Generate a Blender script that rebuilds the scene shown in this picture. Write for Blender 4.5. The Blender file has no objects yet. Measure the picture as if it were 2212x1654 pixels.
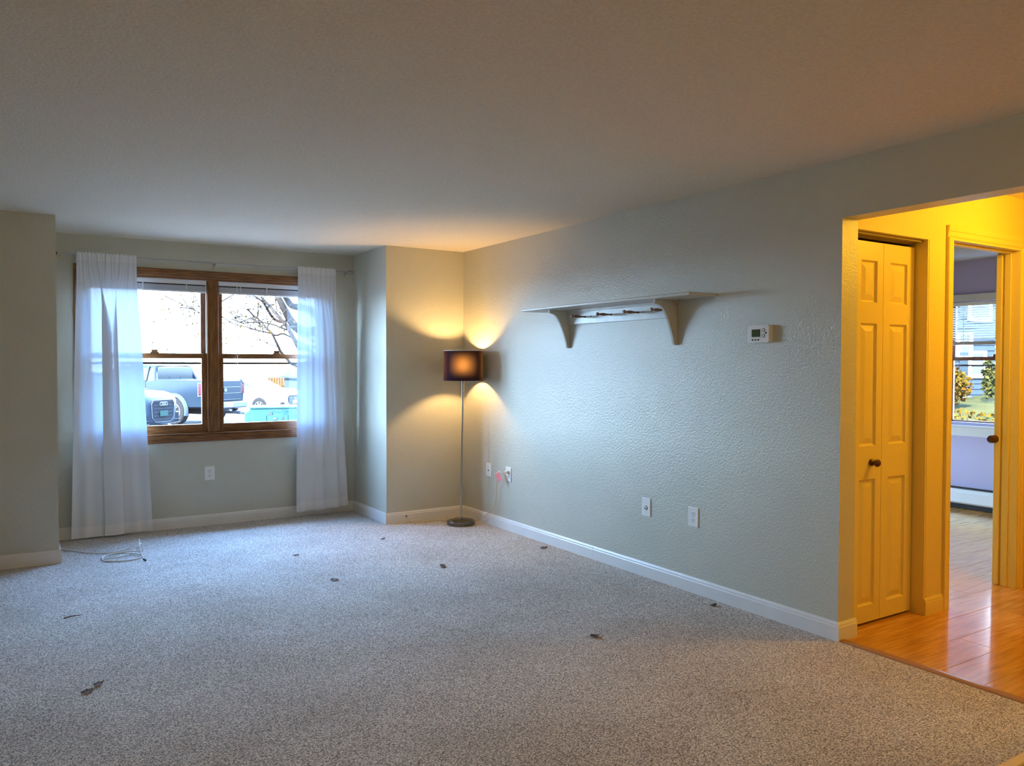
import bpy, math, random
from mathutils import Vector, Matrix
random.seed(7)
PI = math.pi
scene = bpy.context.scene
COL = scene.collection

# ------------------------------------------------------------------ camera, world, sun, exposure
XW, YB, YW, BX0, BX1, YL, YE, H = 3.539, 6.437, 7.217, 0.269, 2.769, 6.3935, 2.488, 2.44
yaw, pitch, roll = math.radians(32.3166), math.radians(-1.3317), math.radians(0.0938)
F = Vector((math.sin(yaw)*math.cos(pitch), math.cos(yaw)*math.cos(pitch), math.sin(pitch)))
R0 = Vector((math.cos(yaw), -math.sin(yaw), 0)); U0 = R0.cross(F)
R = R0*math.cos(roll) + U0*math.sin(roll); U = U0*math.cos(roll) - R0*math.sin(roll)
cd = bpy.data.cameras.new('camera'); cam = bpy.data.objects.new('camera', cd); COL.objects.link(cam)
m = Matrix.Identity(4)
for i in range(3):
    m[i][0], m[i][1], m[i][2] = R[i], U[i], -F[i]
m[0][3], m[1][3], m[2][3] = 0, 0, 1.4026
cam.matrix_world = m
cd.sensor_fit = 'HORIZONTAL'; cd.sensor_width = 36; cd.lens = 1708.04/2212*36; cd.clip_end = 500
scene.camera = cam

SKY_STRENGTH = 64.0
w = bpy.data.worlds.new('world'); scene.world = w; w.use_nodes = True
nt = w.node_tree; nt.nodes.clear()
tc = nt.nodes.new('ShaderNodeTexCoord'); sx = nt.nodes.new('ShaderNodeSeparateXYZ')
rp = nt.nodes.new('ShaderNodeValToRGB'); bg = nt.nodes.new('ShaderNodeBackground'); wo = nt.nodes.new('ShaderNodeOutputWorld')
nt.links.new(tc.outputs['Generated'], sx.inputs[0]); nt.links.new(sx.outputs[2], rp.inputs[0])
rp.color_ramp.elements[0].position = 0.0; rp.color_ramp.elements[0].color = (.50, .74, 1, 1)
rp.color_ramp.elements[1].position = 0.7; rp.color_ramp.elements[1].color = (.24, .47, .95, 1)
nt.links.new(rp.outputs[0], bg.inputs[0]); bg.inputs[1].default_value = SKY_STRENGTH
nt.links.new(bg.outputs[0], wo.inputs[0])

def light(name, kind, loc, energy, color, **kw):
    ld = bpy.data.lights.new(name, kind); ld.energy = energy; ld.color = color
    for k, v in kw.items(): setattr(ld, k, v)
    o = bpy.data.objects.new(name, ld); o.location = loc; COL.objects.link(o)
    return o
sun = light('sun', 'SUN', (0, 0, 20), 130, (1, .93, .80), angle=math.radians(.6))
sun.rotation_euler = Vector((-.70, -.38, .62)).to_track_quat('Z', 'Y').to_euler()

vs = scene.view_settings
vs.view_transform = 'Standard'; vs.look = 'None'; vs.gamma = 1; vs.use_curve_mapping = False
vs.exposure = 0.0
scene.cycles.use_denoising = True
scene.cycles.max_bounces = 10; scene.cycles.diffuse_bounces = 6; scene.cycles.glossy_bounces = 4
scene.cycles.transparent_max_bounces = 24; scene.cycles.transmission_bounces = 6
scene.cycles.caustics_reflective = False; scene.cycles.caustics_refractive = False
scene.cycles.sample_clamp_indirect = 8

# ------------------------------------------------------------------ materials
def mat(name, col, rough=.6, metal=0, var=0, vscale=8, bump=0, bscale=200, spec=.5, bdetail=3, bdist=.002, stretch=None,
        emit=None, estr=0, coat=0, col2=None, vdetail=4, vlo=.35, vhi=.65):
    mt = bpy.data.materials.new(name); mt.use_nodes = True
    n = mt.node_tree; b = n.nodes['Principled BSDF']
    b.inputs['Base Color'].default_value = (*col, 1); b.inputs['Roughness'].default_value = rough
    b.inputs['Metallic'].default_value = metal; b.inputs['Specular IOR Level'].default_value = spec
    b.inputs['Coat Weight'].default_value = coat
    t = n.nodes.new('ShaderNodeTexCoord'); mp = n.nodes.new('ShaderNodeMapping')
    n.links.new(t.outputs['Object'], mp.inputs[0])
    if stretch: mp.inputs['Scale'].default_value = stretch
    if var or col2:
        ns = n.nodes.new('ShaderNodeTexNoise'); ns.inputs['Scale'].default_value = vscale; ns.inputs['Detail'].default_value = vdetail
        cr = n.nodes.new('ShaderNodeValToRGB')
        c2 = col2 if col2 else tuple(min(1, c*(1+var)) for c in col)
        c1 = col if col2 else tuple(c*(1-var) for c in col)
        cr.color_ramp.elements[0].position = vlo; cr.color_ramp.elements[1].position = vhi
        cr.color_ramp.elements[0].color = (*c1, 1); cr.color_ramp.elements[1].color = (*c2, 1)
        n.links.new(mp.outputs[0], ns.inputs[0]); n.links.new(ns.outputs[0], cr.inputs[0]); n.links.new(cr.outputs[0], b.inputs['Base Color'])
    if bump:
        nb = n.nodes.new('ShaderNodeTexNoise'); nb.inputs['Scale'].default_value = bscale; nb.inputs['Detail'].default_value = bdetail
        bp = n.nodes.new('ShaderNodeBump'); bp.inputs['Strength'].default_value = bump; bp.inputs['Distance'].default_value = bdist
        n.links.new(t.outputs['Object'], nb.inputs[0]); n.links.new(nb.outputs[0], bp.inputs['Height']); n.links.new(bp.outputs[0], b.inputs['Normal'])
    if emit:
        b.inputs['Emission Color'].default_value = (*emit, 1); b.inputs['Emission Strength'].default_value = estr
    return mt

M = {}
M['wall'] = mat('wall_paint', (.56, .552, .455), rough=.36, spec=.8, bump=.7, bscale=105, bdist=.004, var=.02, vscale=3)
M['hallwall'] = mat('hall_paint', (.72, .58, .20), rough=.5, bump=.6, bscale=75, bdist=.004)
M['bedwall'] = mat('lavender_paint', (.42, .38, .56), rough=.6, bump=.3, bscale=90, bdist=.003)
M['ceiling'] = mat('ceiling_texture', (.77, .68, .53), rough=.9, bump=.6, bscale=80, bdist=.006, var=.05, vscale=70, bdetail=5)
M['white'] = mat('trim_white', (.78, .77, .73), rough=.35, var=.02, vscale=6)
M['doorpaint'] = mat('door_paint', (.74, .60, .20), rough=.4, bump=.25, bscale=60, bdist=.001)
M['wood'] = mat('stained_wood', (.13, .045, .012), rough=.35, col2=(.25, .10, .032), vscale=9, stretch=(1, 8, 8), bump=.1, bscale=60, bdist=.001)
M['woodv'] = mat('stained_wood_upright', (.13, .045, .012), rough=.35, col2=(.25, .10, .032), vscale=9, stretch=(8, 8, 1), bump=.1, bscale=60, bdist=.001)
M['plastic'] = mat('ivory_plastic', (.85, .84, .80), rough=.3)
M['black'] = mat('black_plastic', (.015, .012, .012), rough=.4)
M['nickel'] = mat('brushed_nickel', (.42, .40, .36), rough=.28, metal=1, bump=.05, bscale=300)
M['basemetal'] = mat('dark_nickel', (.20, .18, .15), rough=.25, metal=1)
M['chrome'] = mat('chrome', (.8, .8, .8), rough=.12, metal=1)
M['shelf'] = mat('shelf_paint', (.60, .59, .53), rough=.3, var=.05, vscale=12)
M['peg'] = mat('peg_wood', (.16, .075, .04), rough=.35, col2=(.24, .12, .07), vscale=20)
M['cable'] = mat('cable_white', (.75, .74, .68), rough=.4)
M['cord'] = mat('cord_cream', (.72, .62, .42), rough=.45)
M['red'] = mat('red_tag', (.75, .12, .12), rough=.5)
M['knob'] = mat('dark_knob', (.06, .012, .008), rough=.3)
M['dark'] = mat('dark_gap', (.02, .015, .012), rough=.8)
M['lcd'] = mat('lcd_green', (.06, .09, .05), rough=.15)
M['blind'] = mat('blind_white', (.78, .78, .78), rough=.4)
M['heater'] = mat('heater_enamel', (.72, .74, .74), rough=.35)
M['darkwood'] = mat('dark_table_top', (.07, .012, .008), rough=.4, var=.2, vscale=12)
M['rim'] = mat('cream_rim', (.78, .58, .36), rough=.35)
M['rod'] = mat('rod_metal', (.45, .44, .42), rough=.3, metal=1)
M['leaf'] = mat('dead_leaf', (.10, .045, .025), rough=.8, var=.3, vscale=80)
M['edge'] = mat('sash_edge_light', (.5, .38, .25), rough=.4)

# carpet: speckled twist pile
def carpet():
    mt = bpy.data.materials.new('carpet_pile'); mt.use_nodes = True
    n = mt.node_tree; b = n.nodes['Principled BSDF']; L = n.links.new
    b.inputs['Roughness'].default_value = .95; b.inputs['Specular IOR Level'].default_value = .1
    t = n.nodes.new('ShaderNodeTexCoord')
    def noise(s, d, ro=.6):
        q = n.nodes.new('ShaderNodeTexNoise'); q.inputs['Scale'].default_value = s; q.inputs['Detail'].default_value = d
        q.inputs['Roughness'].default_value = ro; L(t.outputs['Object'], q.inputs[0]); return q
    n1 = noise(150, 2, .7); n2 = noise(1.6, 3)
    vo = n.nodes.new('ShaderNodeTexVoronoi'); vo.inputs['Scale'].default_value = 190; L(t.outputs['Object'], vo.inputs['Vector'])
    sp = n.nodes.new('ShaderNodeSeparateColor'); L(vo.outputs['Color'], sp.inputs[0])
    av = n.nodes.new('ShaderNodeMath'); av.operation = 'MULTIPLY_ADD'; av.inputs[1].default_value = .32; L(sp.outputs[0], av.inputs[0]); L(n1.outputs[0], av.inputs[2])
    cr = n.nodes.new('ShaderNodeValToRGB'); e = cr.color_ramp.elements
    e[0].position = .46; e[0].color = (.17, .155, .14, 1); e[1].position = .84; e[1].color = (.92, .87, .80, 1)
    md = e.new(.64); md.color = (.50, .455, .405, 1)
    L(av.outputs[0], cr.inputs[0])
    c2 = n.nodes.new('ShaderNodeValToRGB'); c2.color_ramp.elements[0].position = .35; c2.color_ramp.elements[0].color = (.86, .84, .82, 1)
    c2.color_ramp.elements[1].position = .6; c2.color_ramp.elements[1].color = (1, 1, 1, 1); L(n2.outputs[0], c2.inputs[0])
    mx = n.nodes.new('ShaderNodeMixRGB'); mx.blend_type = 'MULTIPLY'; mx.inputs[0].default_value = 1
    L(cr.outputs[0], mx.inputs[1]); L(c2.outputs[0], mx.inputs[2]); L(mx.outputs[0], b.inputs['Base Color'])
    bp = n.nodes.new('ShaderNodeBump'); bp.inputs['Strength'].default_value = .55; bp.inputs['Distance'].default_value = .005
    L(av.outputs[0], bp.inputs['Height']); L(bp.outputs[0], b.inputs['Normal'])
    return mt
M['carpet'] = carpet()

def plank_mat(name, k):
    return mat(name, (.46*k, .21*k, .05*k), rough=.13, col2=(.66*k, .34*k, .09*k), vscale=5, stretch=(.8, 9, 1), bump=.03, bscale=25, bdist=.002, spec=1.0)
M['planks'] = [plank_mat('laminate_a', 1.0), plank_mat('laminate_b', .92), plank_mat('laminate_c', 1.06)]
M['plankbase'] = mat('plank_joint', (.12, .06, .03), rough=.7)

def glass_mat(name, tint=(1, 1, 1), refl=.06):
    mt = bpy.data.materials.new(name); mt.use_nodes = True; n = mt.node_tree; n.nodes.clear()
    o = n.nodes.new('ShaderNodeOutputMaterial'); tr = n.nodes.new('ShaderNodeBsdfTransparent'); gl = n.nodes.new('ShaderNodeBsdfGlossy')
    mx = n.nodes.new('ShaderNodeMixShader'); tr.inputs[0].default_value = (*tint, 1); gl.inputs['Roughness'].default_value = .02
    mx.inputs[0].default_value = refl
    n.links.new(tr.outputs[0], mx.inputs[1]); n.links.new(gl.outputs[0], mx.inputs[2]); n.links.new(mx.outputs[0], o.inputs[0])
    return mt
M['glass'] = glass_mat('window_glass', (.97, .98, .98))

def cloth_mat(name, col, tcol, see, trans):
    mt = bpy.data.materials.new(name); mt.use_nodes = True; n = mt.node_tree; n.nodes.clear(); L = n.links.new
    o = n.nodes.new('ShaderNodeOutputMaterial'); d = n.nodes.new('ShaderNodeBsdfDiffuse'); t = n.nodes.new('ShaderNodeBsdfTranslucent')
    tr = n.nodes.new('ShaderNodeBsdfTransparent'); m1 = n.nodes.new('ShaderNodeMixShader'); m2 = n.nodes.new('ShaderNodeMixShader')
    d.inputs[0].default_value = (*col, 1); t.inputs[0].default_value = (*tcol, 1)
    m1.inputs[0].default_value = trans; m2.inputs[0].default_value = see
    tx = n.nodes.new('ShaderNodeTexCoord'); wv = n.nodes.new('ShaderNodeTexNoise'); wv.inputs['Scale'].default_value = 400
    bp = n.nodes.new('ShaderNodeBump'); bp.inputs['Strength'].default_value = .25; bp.inputs['Distance'].default_value = .001
    L(tx.outputs['Object'], wv.inputs[0]); L(wv.outputs[0], bp.inputs['Height']); L(bp.outputs[0], d.inputs['Normal'])
    L(d.outputs[0], m1.inputs[1]); L(t.outputs[0], m1.inputs[2]); L(m1.outputs[0], m2.inputs[1]); L(tr.outputs[0], m2.inputs[2]); L(m2.outputs[0], o.inputs[0])
    return mt
M['sheer'] = cloth_mat('sheer_cloth', (.80, .80, .80), (.50, .74, 1.0), .009, .078)
M['hem'] = cloth_mat('sheer_hem', (.86, .86, .86), (.5, .7, .95), .005, .04)
def shade_mat():
    mt = bpy.data.materials.new('brown_shade_cloth'); mt.use_nodes = True; n = mt.node_tree; n.nodes.clear(); L = n.links.new
    o = n.nodes.new('ShaderNodeOutputMaterial'); d = n.nodes.new('ShaderNodeBsdfDiffuse'); rf = n.nodes.new('ShaderNodeBsdfRefraction'); m1 = n.nodes.new('ShaderNodeMixShader')
    d.inputs[0].default_value = (.022, .014, .028, 1); rf.inputs['Color'].default_value = (.30, .17, .07, 1); rf.inputs['Roughness'].default_value = 1.0; rf.inputs['IOR'].default_value = 1.6
    m1.inputs[0].default_value = .016
    L(d.outputs[0], m1.inputs[1]); L(rf.outputs[0], m1.inputs[2]); L(m1.outputs[0], o.inputs[0]); return mt
M['shadecloth'] = shade_mat()

# ------------------------------------------------------------------ mesh builder
class MB:
    def __init__(s): s.v = []; s.f = []
    def add(s, vs_, fs):
        b = len(s.v); s.v += [tuple(v) for v in vs_]; s.f += [tuple(i+b for i in f) for f in fs]; return s
    def box(s, x0, x1, y0, y1, z0, z1, mx=None):
        x0, x1 = min(x0, x1), max(x0, x1); y0, y1 = min(y0, y1), max(y0, y1); z0, z1 = min(z0, z1), max(z0, z1)
        v = [(x, y, z) for x in (x0, x1) for y in (y0, y1) for z in (z0, z1)]
        if mx: v = [mx @ Vector(p) for p in v]
        return s.add(v, [(0, 1, 3, 2), (4, 6, 7, 5), (0, 4, 5, 1), (2, 3, 7, 6), (0, 2, 6, 4), (1, 5, 7, 3)])
    def cbox(s, x0, x1, y0, y1, z0, z1, c=.002):
        # box with chamfered edges (24 verts via three-slab hull)
        v = []; sg = (-1, 1); cx, cy, cz = (x0+x1)/2, (y0+y1)/2, (z0+z1)/2; hx, hy, hz = abs(x1-x0)/2, abs(y1-y0)/2, abs(z1-z0)/2
        c = min(c, hx*.45, hy*.45, hz*.45); idx = {}
        for a in sg:
            for b in sg:
                for d in sg:
                    for k, (p, q, r) in enumerate(((hx, hy-c, hz-c), (hx-c, hy, hz-c), (hx-c, hy-c, hz))):
                        idx[(a, b, d, k)] = len(v); v.append((cx+a*p, cy+b*q, cz+d*r))
        f = []
        for a in sg: f.append([idx[(a, b, d, 0)] for b, d in ((-1, -1), (1, -1), (1, 1), (-1, 1))][::a])
        for b in sg: f.append([idx[(a, b, d, 1)] for a, d in ((-1, -1), (1, -1), (1, 1), (-1, 1))][::-b])
        for d in sg: f.append([idx[(a, b, d, 2)] for a, b in ((-1, -1), (1, -1), (1, 1), (-1, 1))][::d])
        for a in sg:
            for b in sg: f.append([idx[(a, b, -1, 0)], idx[(a, b, 1, 0)], idx[(a, b, 1, 1)], idx[(a, b, -1, 1)]])
            for d in sg: f.append([idx[(a, -1, d, 0)], idx[(a, 1, d, 0)], idx[(a, 1, d, 2)], idx[(a, -1, d, 2)]])
        for b in sg:
            for d in sg: f.append([idx[(-1, b, d, 1)], idx[(1, b, d, 1)], idx[(1, b, d, 2)], idx[(-1, b, d, 2)]])
        for a in sg:
            for b in sg:
                for d in sg: f.append([idx[(a, b, d, k)] for k in range(3)])
        return s.add(v, f)
    def prism(s, poly, axis, a0, a1):
        # poly of 2-D points in the two other axes (in x,y,z order), extruded along axis
        n = len(poly); v = []
        for a in (a0, a1):
            for p, q in poly:
                v.append({'x': (a, p, q), 'y': (p, a, q), 'z': (p, q, a)}[axis])
        f = [tuple(range(n))[::-1], tuple(range(n, 2*n))] + [(i, (i+1) % n, n+(i+1) % n, n+i) for i in range(n)]
        return s.add(v, f)
    def tube(s, pts, r, n=8, cap=True):
        pts = [Vector(p) for p in pts]; rr = r if isinstance(r, (list, tuple)) else [r]*len(pts)
        b = len(s.v); up = None
        for i, p in enumerate(pts):
            t = (pts[min(i+1, len(pts)-1)] - pts[max(i-1, 0)]).normalized()
            if up is None:
                up = Vector((0, 0, 1)) if abs(t.z) < .9 else Vector((1, 0, 0))
            a = t.cross(up).normalized(); c = a.cross(t).normalized(); up = c
            for k in range(n):
                q = p + (a*math.cos(2*PI*k/n) + c*math.sin(2*PI*k/n))*rr[i]; s.v.append(tuple(q))
        for i in range(len(pts)-1):
            for k in range(n):
                s.f.append((b+i*n+k, b+i*n+(k+1) % n, b+(i+1)*n+(k+1) % n, b+(i+1)*n+k))
        if cap:
            s.f.append(tuple(b+k for k in range(n))[::-1]); s.f.append(tuple(b+(len(pts)-1)*n+k for k in range(n)))
        return s
    def lathe(s, prof, c, n=24, axis='z', mx=None, cap=True):
        b = len(s.v)
        for r, h in prof:
            for k in range(n):
                a = 2*PI*k/n; p, q = r*math.cos(a), r*math.sin(a)
                v = {'z': (p, q, h), 'x': (h, p, q), 'y': (p, h, q)}[axis]
                v = Vector(v)
                if mx: v = mx @ v
                s.v.append((v[0]+c[0], v[1]+c[1], v[2]+c[2]))
        for i in range(len(prof)-1):
            for k in range(n): s.f.append((b+i*n+k, b+i*n+(k+1) % n, b+(i+1)*n+(k+1) % n, b+(i+1)*n+k))
        if cap:
            if prof[0][0] > 1e-5: s.f.append(tuple(b+k for k in range(n))[::-1])
            if prof[-1][0] > 1e-5: s.f.append(tuple(b+(len(prof)-1)*n+k for k in range(n)))
        return s
    def grid(s, fn, nu, nv):
        b = len(s.v)
        for i in range(nu):
            for j in range(nv): s.v.append(tuple(fn(i/(nu-1), j/(nv-1))))
        for i in range(nu-1):
            for j in range(nv-1): s.f.append((b+i*nv+j, b+(i+1)*nv+j, b+(i+1)*nv+j+1, b+i*nv+j+1))
        return s

ORI = {}
def obj(name, mb, m_, parent=None, origin=(0, 0, 0), smooth=False, label=None, cat=None, group=None, kind=None, local=False, fix=True):
    me = bpy.data.meshes.new(name)
    if parent is not None: off = Vector((0, 0, 0)) if local else ORI[parent.name]
    else: off = Vector(origin)
    me.from_pydata([tuple(Vector(v)-off) for v in mb.v], [], mb.f); me.update()
    if fix:
        import bmesh
        bm = bmesh.new(); bm.from_mesh(me); bmesh.ops.recalc_face_normals(bm, faces=bm.faces); bm.to_mesh(me); bm.free()
    me.materials.append(M[m_] if isinstance(m_, str) else m_)
    if smooth:
        me.polygons.foreach_set('use_smooth', [True]*len(me.polygons)); me.update()
        if smooth != 2:
            me.set_sharp_from_angle(angle=math.radians(38))
    o = bpy.data.objects.new(name, me); COL.objects.link(o)
    if parent is not None:
        o.parent = parent; ORI[o.name] = ORI[parent.name]
    else:
        o.location = off; ORI[o.name] = off
    tag(o, label, cat, group, kind)
    return o
def tag(o, label=None, cat=None, group=None, kind=None):
    if label: o['label'] = label
    if cat: o['category'] = cat
    if group: o['group'] = group
    if kind: o['kind'] = kind
def thing(name, loc, label=None, cat=None, group=None, kind=None, rz=0, parent=None):
    o = bpy.data.objects.new(name, None); COL.objects.link(o); o.location = loc; o.rotation_euler = (0, 0, rz)
    o.empty_display_size = .1
    ORI[o.name] = Vector(loc)
    if parent is not None: o.parent = parent; o.location = (0, 0, 0); ORI[o.name] = ORI[parent.name]
    tag(o, label, cat, group, kind); return o
def curve_pts(pts, n=6):
    # Catmull-Rom through pts
    P = [Vector(p) for p in pts]; out = []
    for i in range(len(P)-1):
        a, b, c, d = P[max(i-1, 0)], P[i], P[i+1], P[min(i+2, len(P)-1)]
        for k in range(n):
            t = k/n
            out.append(.5*((2*b) + (c-a)*t + (2*a-5*b+4*c-d)*t*t + (3*b-a-3*c+d)*t**3))
    out.append(P[-1]); return out
def lerp(a, b, t): return a+(b-a)*t
def keyed(keys, t):
    # keys: list of tuples spaced evenly by index -> smooth interpolation
    x = t*(len(keys)-1); i = min(int(x), len(keys)-2); u = x-i
    a, b, c, d = keys[max(i-1, 0)], keys[i], keys[i+1], keys[min(i+2, len(keys)-1)]
    return tuple(.5*((2*q)+(r-p)*u+(2*p-5*q+4*r-s_)*u*u+(3*q-p-3*r+s_)*u**3) for p, q, r, s_ in zip(a, b, c, d))

# ------------------------------------------------------------------ structure: floors, ceiling, walls
def S(name, mb, m_, **k): return obj(name, mb, m_, kind='structure', **k)
XR = 7.90       # bedroom outer wall
S('floor', MB().box(-2.75, XW, -3.15, YW+.15, -.12, 0), 'carpet')
fh = S('floor_hall', MB().box(XW, XR+.15, .9, 6.3, -.12, -.008), 'plankbase')
# laminate planks run along x
pw, pl = .192, 1.21
row = 0; y = 2.373 - 8*pw
pmesh = {}
while y < 6.1:
    x = XW+.05 - ((row*.43) % 1)*pl
    while x < XR:
        a, b = max(x, XW+.045), min(x+pl, XR)
        if b-a > .05:
            me = MB().cbox(a+.0006, b-.0006, y+.0006, y+pw-.0006, -.012, 0, c=.0012)
            obj('plank', me, M['planks'][random.randrange(3)], fh)
        x += pl
    y += pw; row += 1
S('trim_1', MB().prism([(XW-.012, 0), (XW-.006, .007), (XW+.012, .011), (XW+.036, .009), (XW+.046, .001), (XW+.046, -.006), (XW-.012, -.006)], 'y', .0, 0).prism(
    [(XW-.012, -.004), (XW-.006, .006), (XW+.012, .010), (XW+.036, .008), (XW+.046, .001), (XW+.046, -.004)], 'y', 1.0, YE),
  mat('threshold_wood', (.36, .17, .07), rough=.3))
bpy.data.objects['trim_1']['label'] = 'reddish wooden threshold strip between carpet and laminate'
S('ceiling', MB().box(-2.75, XR+.45, -3.15, YW+.45, H, H+.2), 'ceiling')

def wall_hole(mb, axis, c0, c1, a0, a1, z0, z1, holes):
    # wall slab normal to 'axis' (thickness c0..c1), extent a0..a1, with rectangular holes (h0,h1,hz0,hz1)
    cuts = sorted({a0, a1, *[h[0] for h in holes], *[h[1] for h in holes]})
    for p, q in zip(cuts[:-1], cuts[1:]):
        hs = [h for h in holes if h[0] <= p+1e-6 and h[1] >= q-1e-6]
        segs = [(z0, z1)]
        for h in hs:
            segs = [s for g in segs for s in ((g[0], min(g[1], h[2])), (max(g[0], h[3]), g[1])) if s[1]-s[0] > 1e-4]
        for u, v in segs:
            if axis == 'y': mb.box(p, q, c0, c1, u, v)
            else: mb.box(c0, c1, p, q, u, v)
    return mb
WX0, WX1, WZ0, WZ1 = .487, 2.483, .80, 2.141      # window rough opening
S('wall_back', wall_hole(MB(), 'y', YW, YW+.15, BX0-.02, BX1+.02, 0, H, [(WX0, WX1, WZ0, WZ1)]), 'wall')
S('wall_back_left', MB().box(-2.75, BX0, YL, YW+.15, 0, H), 'wall')
S('wall_back_right', MB().box(BX1, XW+.02, YB, YW+.15, 0, H), 'wall')
S('wall_right', MB().box(XW, XW+.129, YE, YW+.15, 0, H).box(XW, XW+.129, 1.0, YE, 2.144, H).box(XW, XW+.129, -3.15, 1.0, 0, H), 'wall')
S('wall_left', MB().box(-2.75, -2.6, -3.15, YL, 0, H), 'wall')
S('wall_front', MB().box(-2.75, XW+.1, -3.15, -3.0, 0, H), 'wall')
XH = XW+.129
CX0, CX1, DX0, DX1 = 3.70, 4.319, 4.542, 5.333
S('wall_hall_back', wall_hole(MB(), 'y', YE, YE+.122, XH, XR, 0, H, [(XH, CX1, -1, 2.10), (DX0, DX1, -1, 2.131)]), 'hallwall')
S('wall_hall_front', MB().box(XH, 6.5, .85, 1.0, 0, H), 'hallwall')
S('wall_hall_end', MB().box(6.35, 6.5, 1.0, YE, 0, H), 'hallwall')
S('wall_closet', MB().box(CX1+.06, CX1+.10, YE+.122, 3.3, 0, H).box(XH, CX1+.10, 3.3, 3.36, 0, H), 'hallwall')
# bedroom
BWY0, BWY1, BWZ0, BWZ1 = 3.30, 4.36, .845, 2.03
S('wall_bedroom_right', wall_hole(MB(), 'x', XR, XR+.15, YE, 6.3, 0, H, [(BWY0, BWY1, BWZ0, BWZ1)]), 'bedwall')
S('wall_bedroom_back', wall_hole(MB(), 'y', 6.15, 6.3, XH, XR, 0, H, [(4.9, 6.9, .45, 1.25)]), 'bedwall')  # opening for the added window, out of view
S('ceiling_bedroom', MB().box(CX1+.10, XR, YE+.122, 6.15, H-.012, H), mat('bedroom_ceiling', (.5, .5, .5), rough=.9, bump=.5, bscale=60, bdist=.005))

# baseboards: profile (distance from wall, height)
BBP = [(0, 0), (.014, 0), (.014, .070), (.011, .076), (.011, .084), (.005, .095), (0, .095)]
def bb_run(mb, p0, p1, nrm):
    p0, p1, nrm = Vector((*p0, 0)), Vector((*p1, 0)), Vector((*nrm, 0)); n = len(BBP); v = []
    for p in (p0, p1):
        for d, h in BBP: v.append(p+nrm*d+Vector((0, 0, h)))
    return mb.add(v, [tuple(range(n))[::-1], tuple(range(n, 2*n))]+[(i, (i+1) % n, n+(i+1) % n, n+i) for i in range(n)])
S('baseboard_back', bb_run(MB(), (BX0, YW), (BX1, YW), (0, -1)), 'white')
S('baseboard_back_left', bb_run(bb_run(MB(), (-2.6, YL), (BX0+.014, YL), (0, -1)), (BX0, YL), (BX0, YW), (1, 0)), 'white')
S('baseboard_back_right', bb_run(bb_run(MB(), (BX1-.014, YB), (XW, YB), (0, -1)), (BX1, YB), (BX1, YW), (-1, 0)), 'white')
br = thing('baseboard_right', (XW, 4, 0), kind='structure')
obj('board', bb_run(MB(), (XW, 4.484), (XW, YB), (-1, 0)), 'white', br)
obj('board', bb_run(MB(), (XW, YE), (XW, 4.481), (-1, 0)), 'white', br)
obj('end_board', bb_run(MB(), (XW-.014, YE), (XH+.012, YE), (0, -1)), 'white', br)
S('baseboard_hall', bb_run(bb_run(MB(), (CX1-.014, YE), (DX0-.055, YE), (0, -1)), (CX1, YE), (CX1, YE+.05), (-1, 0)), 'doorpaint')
S('baseboard_front', bb_run(MB(), (-2.6, -3.0), (XW, -3.0), (0, 1)), 'white')

# ------------------------------------------------------------------ main window (setting)
win = thing('window_1', (1.485, YW, .8), kind='structure')
cw = .064; yf = YW-.018
def casing_board(x0, x1, z0, z1, m_='wood', parent=win, y0=yf, y1=YW, nm='casing', horiz=True):
    mb = MB()
    if horiz: # moulded: stepped profile along x
        h = z1-z0
        mb.prism([(y1, z0), (y0+.006, z0), (y0+.002, z0+h*.12), (y0+.002, z0+h*.35), (y0, z0+h*.4), (y0, z0+h*.88), (y0+.004, z1), (y1, z1)], 'x', x0, x1)
    else:
        w_ = x1-x0
        mb.prism([(x0, y1), (x0, y0+.004), (x0+w_*.12, y0), (x0+w_*.6, y0), (x0+w_*.65, y0+.002), (x0+w_*.88, y0+.002), (x1, y0+.006), (x1, y1)], 'z', z0, z1)
    return obj(nm, mb, m_, parent)
casing_board(WX0-cw, WX1+cw, WZ1, WZ1+cw)
casing_board(WX0-cw, WX0, WZ0, WZ1, 'woodv', horiz=False)
casing_board(WX1, WX1+cw, WZ0, WZ1, 'woodv', horiz=False)
casing_board(WX0-cw, WX1+cw, .733, .797, nm='apron')
obj('stool', MB().cbox(WX0-cw, WX1+cw, YW-.021, YW+.03, .797, .808, c=.004), 'wood', win)
YF = YW+.022   # room side of the lower sashes
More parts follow.
